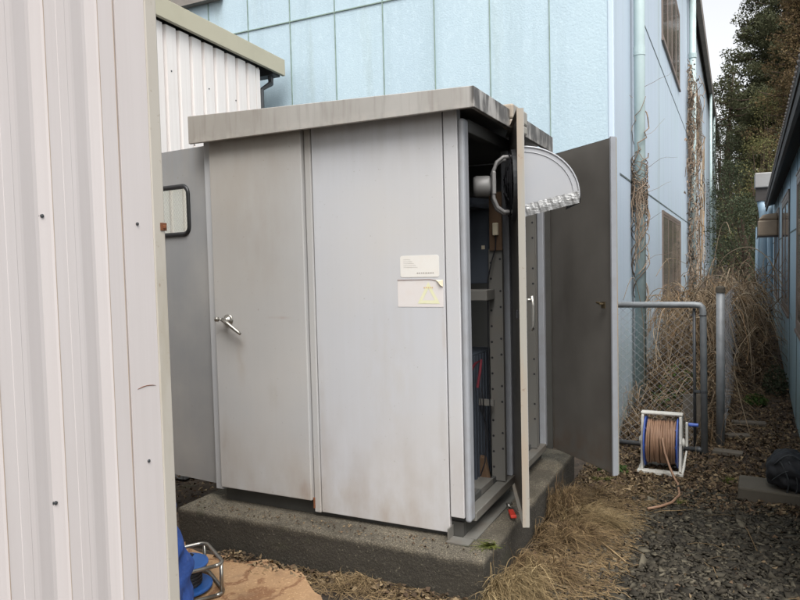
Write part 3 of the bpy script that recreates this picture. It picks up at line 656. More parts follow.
# weather hood on the outer face: quarter-round cheeks, curved top, foil skirt, mouth closed by a black sheet
s0, s1, Rh = .15, .60, .285; zt = 2.205; zc = 1.955
def hood_pt(s, a, r=1.0):   # a from 90deg (at the door, top) down to 0 (outer edge)
    ca = math.cos(a); sa = math.sin(a); return A+u*s-n*(.011+Rh*ca*r)+V3(0, 0, zc+(zt-zc)*sa*r)
def outl(s, e=0):   # closed outline of the cheek
    P = [hood_pt(s, R_(90-90*k/14)) for k in range(15)]
    P[0:0] = [A+u*s-n*.011+V3(0, 0, zt)]
    P.append(A+u*s-n*(.011+Rh*.99)+V3(0, 0, zc-.02)); P.append(A+u*s-n*.011+V3(0, 0, 1.870)); return P
h = MB(); Pa, Pb = outl(s0), outl(s1); k_ = len(Pa)
h.add(Pa, [tuple(range(k_))]); h.add(Pb, [tuple(range(k_-1, -1, -1))])
for i in range(k_-2): h.add([Pa[i], Pb[i], Pb[i+1], Pa[i+1]], [(0, 1, 2, 3)])
Pi, Pj = [p+u*.003 for p in Pa], [p-u*.003 for p in Pb]
h.build('fan_hood', 'hood_white', nd)
h = MB()   # raised seam ring on the near cheek
for rr_, rad in ((1.0, .005), (.90, .0022)):
    pts = [hood_pt(s0-.002, R_(90-90*k/14), rr_) for k in range(15)]; pts.append(pts[-1]-V3(0, 0, .02)); h.tube(pts, rad, 6)
h.build('hood_seam', 'hood_white', nd, smooth=True)
h = MB(); Nn = 26
def skirt(side_pts, dz0, dz1, out):
    vs = []
    for i, p in enumerate(side_pts):
        j = .0015*math.sin(i*2.1)+.001*math.cos(i*5.3); vs += [p+out*(.005+j)+V3(0, 0, dz0+.002*math.sin(i*1.7)), p+out*(.007-j)+V3(0, 0, (dz0+dz1)*.5+.004*math.sin(i*2.9)), p+out*(.004+j)+V3(0, 0, dz1)]
    h.add(vs, [(3*i, 3*i+3, 3*i+4, 3*i+1) for i in range(len(side_pts)-1)]+[(3*i+1, 3*i+4, 3*i+5, 3*i+2) for i in range(len(side_pts)-1)])
near = [A+u*s0-n*(.011+Rh*k/Nn)+V3(0, 0, 1.870+(zc-.02-1.870)*k/Nn) for k in range(Nn+1)]
far = [A+u*(s0+(s1-s0)*k/Nn)-n*(.011+Rh)+V3(0, 0, zc-.02) for k in range(Nn+1)]
skirt(near, .04, -.022, -u); skirt(far, .03, -.022, -n); h.build('foil_tape', 'foil', nd)
h = MB(); h.add([near[0]-V3(0, 0, -.0), near[-1], far[-1], A+u*s1-n*.011+V3(0, 0, 1.870)], [(0, 1, 2, 3)]); h.build('hood_mouth_shade', 'black', nd)  # black sheet standing in for the shade inside the hood
# far door
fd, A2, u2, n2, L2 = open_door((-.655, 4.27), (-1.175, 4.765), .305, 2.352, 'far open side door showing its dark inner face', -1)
u2n = n2
# choose the inner normal so that it faces the camera side
h = MB(); q = A2+u2*.05
for sgn in (1,):
    nn = n2 if (n2.y < 0) else -n2
h.obox(q, u2, nn, .0, .035, .027, .034, 1.325, 1.365); h.tube([q+u2*.018+nn*.03+V3(0, 0, 1.352), q+u2*.018+nn*.06+V3(0, 0, 1.352)], .006, 8); h.tube([q+u2*.018+nn*.055+V3(0, 0, 1.357), q+u2*.05+nn*.055+V3(0, 0, 1.36)], .007, 8)
h.build('latch', 'brass', fd)
h = MB(); h.obox(A2, u2, nn, -.012, .0, -.009, .027, .303, 2.354); h.build('edge_strip', 'frame_blue_grey', fd)
b = MB(); b.box(FX1+.0005, FX1+.05, BYc-.03, BYc+.025, .30, 2.34); b.build('hinge_stile', 'frame_dark', cb)
# left door with wired glass window
D0 = Vector((-2.85, 3.20, 0)); ud = Vector((-math.cos(R_(6)), math.sin(R_(6)), 0)); ndv = Vector((-math.sin(R_(6)), -math.cos(R_(6)), 0))
w0, w1, v0, v1 = .155, .60, 1.845, 2.13
d = MB()
for (a0, a1, c0, c1) in ((0, w0, .312, 2.358), (w1, .76, .312, 2.358), (w0, w1, .312, v0), (w0, w1, v1, 2.358)): d.obox(D0, ud, ndv, a0, a1, -.012, .012, c0, c1)
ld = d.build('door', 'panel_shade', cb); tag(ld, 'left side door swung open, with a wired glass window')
d = MB(); r_ = .045; pts = []
for (ca, cz, a0) in ((w1-r_, v1-r_, 0), (w0+r_, v1-r_, 90), (w0+r_, v0+r_, 180), (w1-r_, v0+r_, 270)):
    for k in range(7): a = R_(a0+15*k); pts.append(D0+ud*(ca+(r_+.004)*math.cos(a))+V3(0, 0, cz+(r_+.004)*math.sin(a))+ndv*.012)
pts.append(pts[0]); d.tube(pts, .015, 8)
pts2 = [p for p in pts]; d.build('window_gasket', 'rubber', ld, smooth=True)
d = MB()  # corner fillets of the door sheet inside the rounded gasket
for (ca, cz, sa, sz, a0) in ((w1, v1, -1, -1, 0), (w0, v1, 1, -1, 90), (w0, v0, 1, 1, 180), (w1, v0, -1, 1, 270)):
    cc = (ca+sa*r_, cz+sz*r_); vs = [D0+ud*ca+ndv*.0115+V3(0, 0, cz)]
    for k in range(7): a = R_(a0+15*k); vs.append(D0+ud*(cc[0]+r_*math.cos(a))+ndv*.0115+V3(0, 0, cc[1]+r_*math.sin(a)))
    d.add(vs, [(0, k+1, k+2) for k in range(6)])
d.build('window_corner', 'panel_shade', ld)
d = MB(); d.obox(D0, ud, ndv, w0+.001, w1-.001, -.002, .002, v0+.001, v1-.001); gp = d.build('window_glass', 'wired_glass', ld)
d = MB(); pitch = .016; hh = v1-v0; ww = w1-w0
for sg in (1, -1):
    k = -int(hh/pitch)-1
    while k*pitch < ww+hh:
        a = k*pitch; z_a = 0.0; x_a = a if sg > 0 else a
        # line x = a + sg*z*.6
        p0x, p0z = (a, 0); p1x, p1z = (a+sg*hh*.6, hh)
        def clip(px_, pz_, qx, qz):
            ts = [0, 1]
            dx = qx-px_
            if abs(dx) > 1e-9:
                t0, t1 = sorted(((0-px_)/dx, (ww-px_)/dx)); ts = [max(0, t0), min(1, t1)]
            elif px_ < 0 or px_ > ww: return None
            if ts[0] >= ts[1]: return None
            return ts
        c = clip(p0x, p0z, p1x, p1z)
        if c:
            P0 = D0+ud*(w0+p0x+(p1x-p0x)*c[0])+V3(0, 0, v0+hh*c[0])+ndv*.0035; P1 = D0+ud*(w0+p0x+(p1x-p0x)*c[1])+V3(0, 0, v0+hh*c[1])+ndv*.0035
            d.tube([P0, P1], .0006, 3, cap=False)
        k += 1
d.build('glass_wire', 'galv', gp)

# ------------------------------------------------------------------ things near the cabinet
t = thing('hand_tool', (-1.10, 3.63, .23), 'small red handled cutter with metal jaws lying on the plinth by the door', 'hand tool')
b = MB(); o_ = V3(-1.118, 3.60, .235); dv = V3(.45, -.9, 0).normalized(); nv_ = V3(.9, .45, 0).normalized()
b.hexa([o_-nv_*.014, o_+nv_*.014, o_+nv_*.017+dv*.10, o_-nv_*.017+dv*.10, o_-nv_*.014+V3(0, 0, .018), o_+nv_*.014+V3(0, 0, .018), o_+nv_*.017+dv*.10+V3(0, 0, .018), o_-nv_*.017+dv*.10+V3(0, 0, .018)]); b.build('grip', 'red_plastic', t, bevel=.005)
b = MB(); b.tube([(-1.135, 3.64, .245), (-1.10, 3.62, .25), (-1.05, 3.57, .24)], [.008, .010, .006], 8); b.tube([(-1.135, 3.64, .245), (-1.15, 3.655, .255), (-1.13, 3.675, .255)], [.009, .012, .005], 8); b.build('jaw', 'chrome', t, smooth=True)
# hose reel
def hose_reel():
    t = thing('hose_reel', (-.5, 5.45, 0), 'white framed hose reel wound with pinkish brown hose standing by the gate', 'hose reel')
    cx0, cx1, cy = -.615, -.385, 5.50; zc_ = .225
    for x in (cx0-.02, cx1+.02):
        f = MB()
        f.hexa([(x-.010, cy-.115, .03), (x+.010, cy-.115, .03), (x+.010, cy-.085, .03), (x-.010, cy-.085, .03), (x-.010, cy-.05, .43), (x+.010, cy-.05, .43), (x+.010, cy-.02, .43), (x-.010, cy-.02, .43)])
        f.hexa([(x-.010, cy+.085, .03), (x+.010, cy+.085, .03), (x+.010, cy+.115, .03), (x-.010, cy+.115, .03), (x-.010, cy+.02, .43), (x+.010, cy+.02, .43), (x+.010, cy+.05, .43), (x-.010, cy+.05, .43)])
        f.box(x-.010, x+.010, cy-.019, cy+.019, .40, .43)
        f.box(x-.009, x+.009, cy-.085, cy+.085, zc_-.02, zc_+.02)
        f.build('side_frame', 'white_plastic', t, bevel=.004)
    f = MB(); f.box(cx0-.035, cx1+.035, cy-.035, cy+.035, .432, .452); f.build('top_handle', 'white_plastic', t, bevel=.008)
    f = MB(); f.box(cx0-.05, cx1+.045, cy-.16, cy-.09, .004, .03); f.box(cx0-.05, cx1+.045, cy+.09, cy+.14, .004, .03)
    for x in (cx0-.05, cx1+.005): f.box(x, x+.04, cy-.09, cy+.09, .004, .028)
    for k in range(4): f.box(cx0+.02+.055*k, cx0+.028+.055*k, cy-.158, cy-.092, .0301, .034)
    f.build('base', 'white_plastic', t, bevel=.004)
    for x in (cx0, cx1):
        f = MB(); f.lathe((x-.006, cy, zc_), (1, 0, 0), [(0, .182), (.004, .19), (.009, .19), (.012, .182)], 40)
        for k in range(8):
            a = math.pi*k/4; f.tube([(x+(.009 if x < -.5 else -.009), cy+math.cos(a)*.17, zc_+math.sin(a)*.17), (x+(.009 if x < -.5 else -.009), cy+math.cos(a)*.05, zc_+math.sin(a)*.05)], .004, 5)
        f.build('drum_flange', 'blue_plastic', t)
    for x, sg in ((cx0-.03, -1), (cx1+.03, 1)):
        f = MB(); f.lathe((x, cy, zc_), (sg, 0, 0), [(0, .035), (.012, .035), (.02, .02)], 20); f.build('hub', 'white_plastic', t)
    # wound hose: wavy helical turns in two layers
    f = MB(); rnd = random.Random(3)
    f.lathe((cx0+.012, cy, zc_), (1, 0, 0), [(0, .11), (cx1-cx0-.026, .11)], 24)
    for lay, rad in enumerate((.125, .145, .158)):
        n_t = 17
        for k in range(n_t):
            x = cx0+.018+(cx1-cx0-.036)*k/(n_t-1); sl = rnd.uniform(-.012, .012); ph = rnd.uniform(0, 6); rr_ = rad+rnd.uniform(-.004, .006)
            pts = [(x+sl*math.sin(a+ph)+.004*math.sin(2*a+ph), cy+rr_*math.cos(a), zc_+rr_*math.sin(a)) for a in [2*math.pi*j/26 for j in range(27)]]
            f.tube(pts, .0072, 6)
    co = f.build('wound_hose', 'hose_brown', t, smooth=True)
    f = MB(); f.tube([(cx0+.13, cy-.165, zc_+.07), (cx0+.15, cy-.19, zc_-.03), (cx0+.19, cy-.23, .09), (cx0+.225, cy-.28, .03), (-.36, 5.10, .030), (-.335, 4.88, .026), (-.37, 4.70, .028), (-.43, 4.60, .028), (-.50, 4.53, .026)], .0085, 8); f.build('hose_tail', 'hose_brown', t, smooth=True)
    f = MB(); f.box(cx1+.052, cx1+.07, cy-.022, cy+.018, zc_-.02, zc_+.16); f.tube([(cx1+.03, cy, zc_), (cx1+.06, cy, zc_)], .012, 10); cr = f.build('crank', 'white_plastic', t, bevel=.004)
    f = MB(); f.tube([(cx1+.071, cy-.002, zc_+.145), (cx1+.075, cy-.002, zc_+.145), (cx1+.14, cy-.002, zc_+.145)], [.010, .014, .013], 10); f.build('knob', 'blue_plastic', cr)
    f = MB(); f.hexa([(cx1+.03, cy-.12, .03), (cx1+.045, cy-.12, .03), (cx1+.045, cy-.09, .03), (cx1+.03, cy-.09, .03), (cx1+.055, cy-.06, .18), (cx1+.067, cy-.06, .18), (cx1+.067, cy-.04, .18), (cx1+.055, cy-.04, .18)]); f.build('stay', 'white_plastic', t)
hose_reel()
# cord reel behind the near shed
t = thing('cord_reel', (-2.42, 2.55, 0), 'blue cord reel in a bent metal tube frame on the sandy ground', 'cord reel')
c0 = V3(-2.47, 2.50, 0); ax = R_(-32); e1 = V3(math.cos(ax), math.sin(ax), 0); e2 = V3(-e1.y, e1.x, 0)
def ring(z, hw=.16, hd=.16, r=.05):
    P = []
    for (sx, sy, a0) in ((1, 1, 0), (-1, 1, 90), (-1, -1, 180), (1, -1, 270)):
        for k in range(6): a = R_(a0+18*k); P.append(c0+e1*(sx*(hw-r)+r*math.cos(a))+e2*(sy*(hd-r)+r*math.sin(a))+V3(0, 0, z))
    return P+[P[0]]
b = MB(); b.tube(ring(.175), .0095, 10); b.tube(ring(.028), .0095, 10)
for sx in (-1, 1):
    for sy in (-1, 1): b.tube([c0+e1*sx*.146+e2*sy*.146+V3(0, 0, .028), c0+e1*sx*.146+e2*sy*.146+V3(0, 0, .175)], .009, 10)
b.build('tube_frame', 'chrome', t, smooth=True)
b = MB(); cc = c0-e1*.015; b.lathe(cc+V3(0, 0, .145), (0, 0, 1), [(0, .118), (.004, .125), (.010, .125), (.013, .11), (.012, .04), (.02, .036)], 36); b.build('upper_flange', 'blue_drum', t)
b = MB(); b.lathe(cc+V3(0, 0, .03), (0, 0, 1), [(0, .135), (.004, .142), (.012, .142), (.016, .13)], 36); b.build('lower_flange', 'blue_drum', t)
b = MB()
for k in range(10): 
    z = .052+.009*k; b.tube([cc+V3(math.cos(a)*(.085+.004*(k % 2)), math.sin(a)*(.085+.004*(k % 2)), z) for a in [2*math.pi*j/24 for j in range(25)]], .005, 5)
b.build('wound_cord', 'black', t)
b = MB(); b.lathe(cc+V3(0, 0, .166), (0, 0, 1), [(0, .045), (.006, .045), (.012, .038), (.02, .02)], 20); b.tube([cc+V3(.03, 0, .18), cc+V3(.05, .01, .205), cc+V3(.06, .012, .20)], .008, 8); b.build('socket_cap', 'black', t)
# blue cloth slumped against the shed corner
def cloth():
    nu, nv = 40, 36; vs = []; fs = []
    for j in range(nv+1):
        v = j/nv; z = .56*(1-v)
        for i in range(nu+1):
            a = 2*math.pi*i/nu
            rad = .045+.115*(v**.8)+(-.055*max(0, (v-.86)/.14)**2)
            cxx = -2.475+.0*v+.06*v; cyy = 2.30-.02*v
            fold = .014*math.sin(a*5+v*6)+.010*math.sin(a*3-v*11)+.02*noise.noise(Vector((math.cos(a)*2, math.sin(a)*2, v*5)))+.010*math.sin(v*26+2.5*math.sin(a*2))*(.3+v)
            r = rad+fold
            vs.append((cxx+math.cos(a)*r*1.0, cyy+math.sin(a)*r*.9, .065+z+.03*math.sin(a)*(1-v)))
    for j in range(nv):
        for i in range(nu):
            k = j*(nu+1)+i; fs.append((k, k+nu+1, k+nu+2, k+1))
    o = len(vs); vs.append((-2.475, 2.30, .63)); fs += [(o, i, i+1) for i in range(nu)]
    o2 = len(vs); vs.append((-2.415, 2.28, .06)); k = nv*(nu+1); fs += [(o2, k+i+1, k+i) for i in range(nu)]
    b = MB(); b.add([(p[0]+.03, p[1], p[2]) for p in vs], fs); return b
o = cloth().build('blue_cloth', 'cloth_blue', origin=(-2.42, 2.3, .05), smooth=True)
tag(o, 'creased blue work cloth bunched beside the metal cord reel', 'cloth')
# concrete block + black bag
b = MB(); b.hexa([(.015, 4.955, -.02), (.40, 4.93, -.02), (.41, 5.24, -.02), (.02, 5.265, -.02), (.02, 4.96, .10), (.395, 4.935, .095), (.40, 5.235, .095), (.028, 5.26, .10)])
o = b.build('concrete_block', 'concrete_block', origin=(.2, 5.1, 0), bevel=.012); tag(o, 'flat grey concrete block lying under the black bag', 'block')
def bag():
    t = thing('black_bag', (.33, 5.08, .0), 'black fabric backpack slumped on the concrete block by the annex wall', 'bag')
    nu, nv = 56, 36; vs = []; fs = []
    for j in range(nv+1):
        ph = math.pi*j/nv
        for i in range(nu):
            a = 2*math.pi*i/nu; sx = math.sin(ph)
            d = Vector((sx*math.cos(a), sx*math.sin(a), math.cos(ph)))
            sup = (abs(d.x)**2.6+abs(d.y)**2.6+abs(d.z)**2.6)**(-1/2.6)
            k = 1+.14*noise.noise(d*2.1+Vector((5, 1, 2)))+.09*noise.noise(d*4.5)+.05*abs(noise.noise(d*9+Vector((1, 7, 3))))+.02*math.sin(d.z*9+d.x*7+4*noise.noise(d*2))
            vs.append((.335+d.x*sup*.145*k, 5.06+d.y*sup*.115*k, .21+d.z*sup*.135*k*(1.0 if d.z > 0 else .85)-.06*max(0, d.x)))
    for j in range(nv):
        for i in range(nu):
            fs.append((j*nu+i, (j+1)*nu+i, (j+1)*nu+(i+1) % nu, j*nu+(i+1) % nu))
    b = MB(); b.add(vs, fs); b.build('body', 'bag_black', t, smooth=True)
    b = MB()
    for off in (0, .05):
        pts = [(.26+off+.05*math.sin(k*.3), 4.945-.012*math.sin(k*.5)+.02*abs(k-5)/5, .30-.028*k) for k in range(9)]
        b.tube(pts, .005, 6)
    pts = [(.23+.02*k, 4.97-.02*math.sin(k*.35), .27+.075*math.sin(k*.35)) for k in range(10)]; b.tube(pts, .005, 6); b.build('strap', 'bag_trim', t, smooth=True)
    b = MB(); pts = [(.215+.014*k, 4.955-.018*math.sin(k*.3), .15+.10*math.sin(.2+k*.16)) for k in range(12)]; b.tube(pts, .0025, 5); b.build('zip', 'bag_trim', t)
bag()

# ------------------------------------------------------------------ chain link gate and fence
def chain_mesh(o, uu, w_, h, z0, pitch=.055, r=.0013):
    """diamond wire mesh: zig-zag wires running up"""
    b = MB(); n_ = int(w_/pitch); m_ = int(h/(pitch*.9)); nn_ = Vector((-uu.y, uu.x, 0))
    for k in range(n_+1):
        for s_ in (0,):
            pts = []
            for j in range(m_*1+1):
                a = k*pitch+(pitch*.49 if (j+k) % 2 else -pitch*.49)
                a = min(max(a, .004), w_-.004); pts.append(Vector(o)+uu*a+V3(0, 0, z0+h*j/m_)+nn_*.004*math.sin(k*1.7+j*2.3))
            b.tube(pts, r, 6, cap=False)
    return b
gt = thing('wire_gate', (-.55, 6.03, 0), 'galvanised tube gate filled with chain link, its top rail at waist height', 'gate')
b = MB(); b.tube([(-.985, 6.05, 1.235), (-.30, 6.03, 1.24), (-.255, 6.03, 1.235), (-.238, 6.03, 1.215), (-.232, 6.03, 1.17), (-.222, 6.03, -.03)], .026, 14); b.build('frame', 'galv', gt, smooth=True)
b = MB(); b.tube([(-.30, 6.05, 1.21), (-.295, 6.05, .02)], .012, 8); b.tube([(-.985, 6.06, .05), (-.22, 6.04, .045)], .021, 10); b.tube([(-.30, 6.04, .045), (-.262, 6.035, .045), (-.24, 6.03, .04)], .026, 10); b.build('inner_bar', 'galv_dark', gt, smooth=True)
b = MB(); b.tube([(-.235, 6.03, 1.15), (-.235, 6.03, 1.158)], .030, 14); b.tube([(-.228, 6.03, .52), (-.228, 6.03, .54)], .030, 14); b.box(-.30, -.22, 6.022, 6.04, .52, .54); b.build('clamp', 'galv_dark', gt)
chain_mesh((-.985, 6.05, 0), V3(1, 0, 0), .69, 1.16, .06, .036, .0015).build('wire_mesh', 'wire_dull', gt)
fn = thing('wire_fence', (-.11, 6.33, 0), 'low chain link fence with capped grey post running along the alley', 'fence')
b = MB(); b.tube([(-.11, 6.33, -.03), (-.11, 6.33, 1.35)], .033, 16); b.build('post', 'galv', fn, smooth=True)
b = MB(); b.lathe((-.11, 6.33, 1.325), (0, 0, 1), [(0, .038), (.04, .037), (.052, .028), (.056, .01)], 16); b.build('post_cap', 'concrete_block', fn)
dvf = V3(.03, 1, 0).normalized(); 
for k in (3.2, 6.0):
    p = V3(-.11, 6.33, 0)+dvf*k; b = MB(); b.tube([p+V3(0, 0, gz(p.x, p.y)-.03), p+V3(0, 0, gz(p.x, p.y)+1.0)], .022, 10); b.build('post', 'wire_dull', fn, smooth=True)
b = MB(); o1 = V3(-.10, 6.36, 0)
b.tube([o1+V3(.01, 0, 1.25), o1+dvf*6.0+V3(.01, 0, 1.25)], .003, 5); b.tube([o1+V3(.01, 0, .12), o1+dvf*6.0+V3(.01, 0, .30)], .004, 5); b.build('tension_wire', 'galv', fn)
chain_mesh(o1+V3(.012, 0, 0), dvf, 6.0, 1.2, .08, .045, .0009).build('wire_mesh', 'wire_dull', fn)
b = MB(); b.hexa([(-.42, 6.50, .0), (-.24, 6.46, .0), (-.235, 6.48, .0), (-.415, 6.52, .0), (-.42, 6.56, .40), (-.25, 6.52, .42), (-.245, 6.54, .42), (-.415, 6.58, .40)])
o = b.build('leaning_board', 'wood_old', origin=(-.33, 6.5, 0)); tag(o, 'dark weathered board leaning behind the wire gate', 'board')
for (x, y, a, l_, lab) in ((.0, 6.75, 10, .26, 'broken plank lying flat in leaf litter beside the fence post, farther one'), (-.05, 6.1, -8, .22, 'short plank half sunk in litter in front of the capped fence post, nearest one'), (.12, 7.3, 4, .3, 'dark plank lying across the alley floor beyond the capped post')):
    b = MB(); uu = V3(math.cos(R_(a)), math.sin(R_(a)), 0); b.obox((x, y, gz(x, y)), uu, V3(-uu.y, uu.x, 0), -l_/2, l_/2, -.05, .05, .0, .035); o = b.build('plank', 'wood_old', origin=(x, y, 0), bevel=.006); tag(o, lab, 'plank', 'planks in the alley')

# ------------------------------------------------------------------ blue single-storey annex on the right
AD = R_(1.15); au = V3(math.sin(AD), math.cos(AD), 0); an = V3(-au.y, au.x, 0)      # an points to -x (outside)
AO = V3(.54-.0201*4.57, 3.4, 0); AL = 13.0
an_ = thing('blue_annex', (.8, 9, 0), 'low blue building with overhanging dark roof along the right of the alley', 'building')
b = MB(); b.obox(AO, au, an, 0, AL, -5, 0, -.3, 2.83); b.build('wall', 'blue_annex', an_)
b = MB()
for s_ in (4.1, 5.5, 9.3, 7.7): b.obox(AO, au, an, s_, s_+.012, .0005, .004, .05, 2.7)
b.obox(AO, au, an, 0.1, AL-.1, .0005, .0042, 1.87, 1.885); b.build('panel_joint', 'sealant_dark', an_)
def annex_window(s0, s1, z0, z1, panes):
    f = MB(); t_ = .05
    for (a0, a1, c0, c1) in ((s0, s1, z0, z0+t_), (s0, s1, z1-t_, z1), (s0, s0+t_, z0+t_, z1-t_), (s1-t_, s1, z0+t_, z1-t_)): f.obox(AO, au, an, a0, a1, .003, .014, c0, c1)
    f.obox(AO, au, an, s0-.03, s1+.03, .003, .024, z0-.03, z0-.001); f.obox(AO, au, an, s0-.02, s1+.02, .003, .02, z1+.001, z1+.02)
    fr = f.build('window', 'window_brown', an_)
    for k in range(panes):
        a = s0+t_+(s1-s0-2*t_)*k/panes; c = s0+t_+(s1-s0-2*t_)*(k+1)/panes
        p = MB(); p.obox(AO, au, an, a+.03, c-.03, .004, .007, z0+t_+.001, z1-t_-.001); p.build('pane', 'pane', fr)
        p = MB()
        for (q0, q1) in ((a+.001, a+.04), (c-.04, c-.001)): p.obox(AO, au, an, q0, q1,   .004, .011+.001*(k % 2), z0+t_+.002, z1-t_-.002)
        for (c0, c1) in ((z0+t_+.002, z0+t_+.04), (z1-t_-.04, z1-t_-.002)): p.obox(AO, au, an, a+.0405, c-.0405, .004, .011+.001*(k % 2), c0, c1)
        p.build('sash', 'window_brown', fr)
annex_window(2.2, 4.02, .93, 2.36, 2); annex_window(5.6, 7.6, .93, 2.36, 2); annex_window(8.9, 11.2, .93, 2.36, 2)
# roof rising to the right, ribbed eave
b = MB(); zE = 2.56; rise = .30
def rp(s, o_, dz): return AO+au*s+an*o_+V3(0, 0, zE+dz+rise*(.165-o_))
P = [rp(0, .165, 0), rp(0, -5, 0), rp(11.6, -5, 0), rp(11.6, .165, 0)]
b.add([p for p in P]+[p+V3(0, 0, .05) for p in P], [(0, 1, 2, 3), (7, 6, 5, 4), (0, 4, 5, 1), (1, 5, 6, 2), (2, 6, 7, 3), (3, 7, 4, 0)]); b.build('roof', 'roof_dark', an_)
b = MB()
for k in range(96):
    s = .05+.12*k; b.tube([rp(s, .172, .062), rp(s, -.6, .062)], .018, 6)
b.build('roof_rib', 'roof_dark', an_)
b = MB(); b.obox(AO, au, an, .02, 11.55, .13, .155, 2.48, 2.565); b.build('fascia', 'roof_dark', an_)
# vent cover and flue
t = thing('vent_cover', (.42, 13, 2), 'beige box shaped vent cover sticking out of the annex wall', 'vent')
b = MB(); vo = AO+au*9.4; b.obox(vo, au, an, 0, .9, .002, .30, 1.95, 2.22)
b.hexa([vo+an*.002+V3(0, 0, 2.2205), vo+an*.30+V3(0, 0, 2.2205), vo+au*.9+an*.30+V3(0, 0, 2.2205), vo+au*.9+an*.002+V3(0, 0, 2.2205), vo+an*.002+V3(0, 0, 2.33), vo+an*.22+V3(0, 0, 2.31), vo+au*.9+an*.22+V3(0, 0, 2.31), vo+au*.9+an*.002+V3(0, 0, 2.33)][::1])
b.build('shell', 'vent_beige', t, bevel=.03)
b = MB(); b.obox(vo, au, an, -.012, -.001, .002, .31, 1.93, 1.96); b.obox(vo, au, an, -.012, .92, .302, .312, 1.925, 1.945); b.obox(vo, au, an, .30, .32, .302, .308, 1.95, 2.3); b.build('rim', 'roof_dark', t)
t = thing('flue', (.45, 15.2, 0), 'pale blue flue pipe with grey box cap rising past the annex eave', 'flue')
b = MB(); b.box(.34, .70, 15.05, 15.4, 2.95, 3.24); b.build('cap', 'flue_grey', t, bevel=.02)
b = MB(); b.box(.36, .56, 15.1, 15.3, 2.70, 2.945); b.box(.55, .56+.1, 15.12, 15.28, 2.6, 2.945); b.build('neck', 'roof_dark', t)
b = MB(); b.tube([(.47, 15.2, 2.70), (.50, 15.2, 2.50), (.52, 15.2, 2.3), (.50, 15.2, .2)], .09, 12); b.tube([(.40, 15.3, 2.2), (.38, 15.3, .2)], .035, 8); b.tube([(.60, 15.1, 2.6), (.62, 15.1, .2)], .05, 8); b.build('pipe', 'blue_duct', t, smooth=True)

# ------------------------------------------------------------------ leaf litter, chips, grass
def gzv(x, y): return np.array([gz(float(a), float(b_)) for a, b_ in zip(x, y)])
def scatter_leaves(n_, xr, yr, size, name, mat, hmax=.02, keep=None, tgt=None, power=1):
    x = RNG.uniform(*xr, n_); y = yr[0]+(yr[1]-yr[0])*RNG.uniform(0, 1, n_)**power
    if keep is not None: k = keep(x, y); x, y = x[k], y[k]
    z = gzv(x, y)+RNG.uniform(.0, hmax, len(x)); sz = RNG.uniform(size[0], size[1], len(x))
    return leafquads(np.stack([x, y, z], 1), sz, sz*RNG.uniform(.35, .7, len(x)), .35)
def notplinth(x, y): return ~((x < -1.05) & (y > 2.97) & (y < 5.04)) 
def alley(x, y): return notplinth(x, y) & (x > -.98+.0*y) & (x < .44+.02*(y-3.4))
P1 = scatter_leaves(30000, (-1.05, .75), (4.7, 16), (.014, .048), '', '', .03, lambda x, y: alley(x, y) & (RNG.uniform(0, 1, len(x)) < np.clip((y-4.7)*1.5+.25, .12, 1)), power=1.8)
P2 = scatter_leaves(7000, (-1.06, -.55), (2.7, 5.4), (.012, .04), '', '', .02, notplinth)
P3 = scatter_leaves(2200, (-2.6, -1.0), (2.74, 2.975), (.012, .045), '', '', .03, lambda x, y: y > 2.86)
P4 = scatter_leaves(700, (-3.9, -2.99), (3.0, 5), (.02, .05), '', '', .05)
P5 = scatter_leaves(500, (-.6, .45), (2.6, 4.8), (.015, .04), '', '', .02)
o = quads(np.concatenate([P1, P2, P3, P4, P5]), 'leaf_litter', 'leaf_litter'); tag(o, 'brown dead leaves covering the alley floor behind the reel', 'leaf litter', kind='stuff')
# thin twigs and straw on the soil
b = MB(); rd = random.Random(5)
def twig(x, y, l_, r, dz=.01, mi=0, arch=.02):
    a = rd.uniform(0, 6.28); pts = []
    for k in range(5):
        s = k/4; pts.append((x+math.cos(a)*l_*(s-.5), y+math.sin(a)*l_*(s-.5)+.15*l_*math.sin(s*3+a), gz(x, y)+dz+arch*math.sin(s*math.pi)*rd.random())); a += rd.uniform(-.15, .15)
    b.tube(pts, r, 3, mi, cap=False)
for k in range(2600):
    if rd.random() < .5: x, y = rd.uniform(-1.04, -.5), rd.uniform(2.7, 5.5)
    elif rd.random() < .75: x, y = rd.uniform(-.95, .45), rd.uniform(4.7, 9)
    else: x, y = rd.uniform(-2.3, -1.05), rd.uniform(2.80, 2.965)
    twig(x, y, rd.uniform(.03, .14), rd.uniform(.0007, .0018))
for k in range(5200):   # matted straw between the tufts
    x, y = rd.uniform(-1.04, -.62), rd.uniform(2.75, 5.1); x += .12*max(0, y-3.6)*rd.random()
    if rd.random() < .06: x, y = rd.uniform(-2.2, -1.08), rd.uniform(2.78, 2.965)
    a = rd.gauss(-.6, .7); l_ = rd.uniform(.06, .2); z_ = rd.uniform(.006, .03)
    b.tube([(x+math.cos(a)*l_*q_, min(y+math.sin(a)*l_*q_+.02*math.sin(q_*4+a*5), 2.968) if x+math.cos(a)*l_*q_ < -1.055 else y+math.sin(a)*l_*q_+.02*math.sin(q_*4+a*5), gz(x, y)+z_*(1-abs(q_-.4))) for q_ in (0, .33, .66, 1)], rd.uniform(.0006, .0014), 3, cap=False)
for k in range(26): twig(rd.uniform(-.9, .4), rd.uniform(3.0, 5.2), rd.uniform(.12, .35), .002, .018)
for (pts, r) in (([(-.8, 3.55, .01), (-.79, 3.4, .03), (-.76, 3.25, .02), (-.78, 3.1, .02)], .004), ([(-.68, 3.9, .02), (-.60, 3.78, .03), (-.52, 3.7, .015)], .004), ([(.23, 4.86, .01), (.25, 4.75, .03), (.27, 4.68, .05), (.30, 4.8, .02)], .003), ([(.05, 4.5, .01), (.07, 4.35, .03), (.11, 4.1, .02)], .003)): b.tube(pts, r, 5)
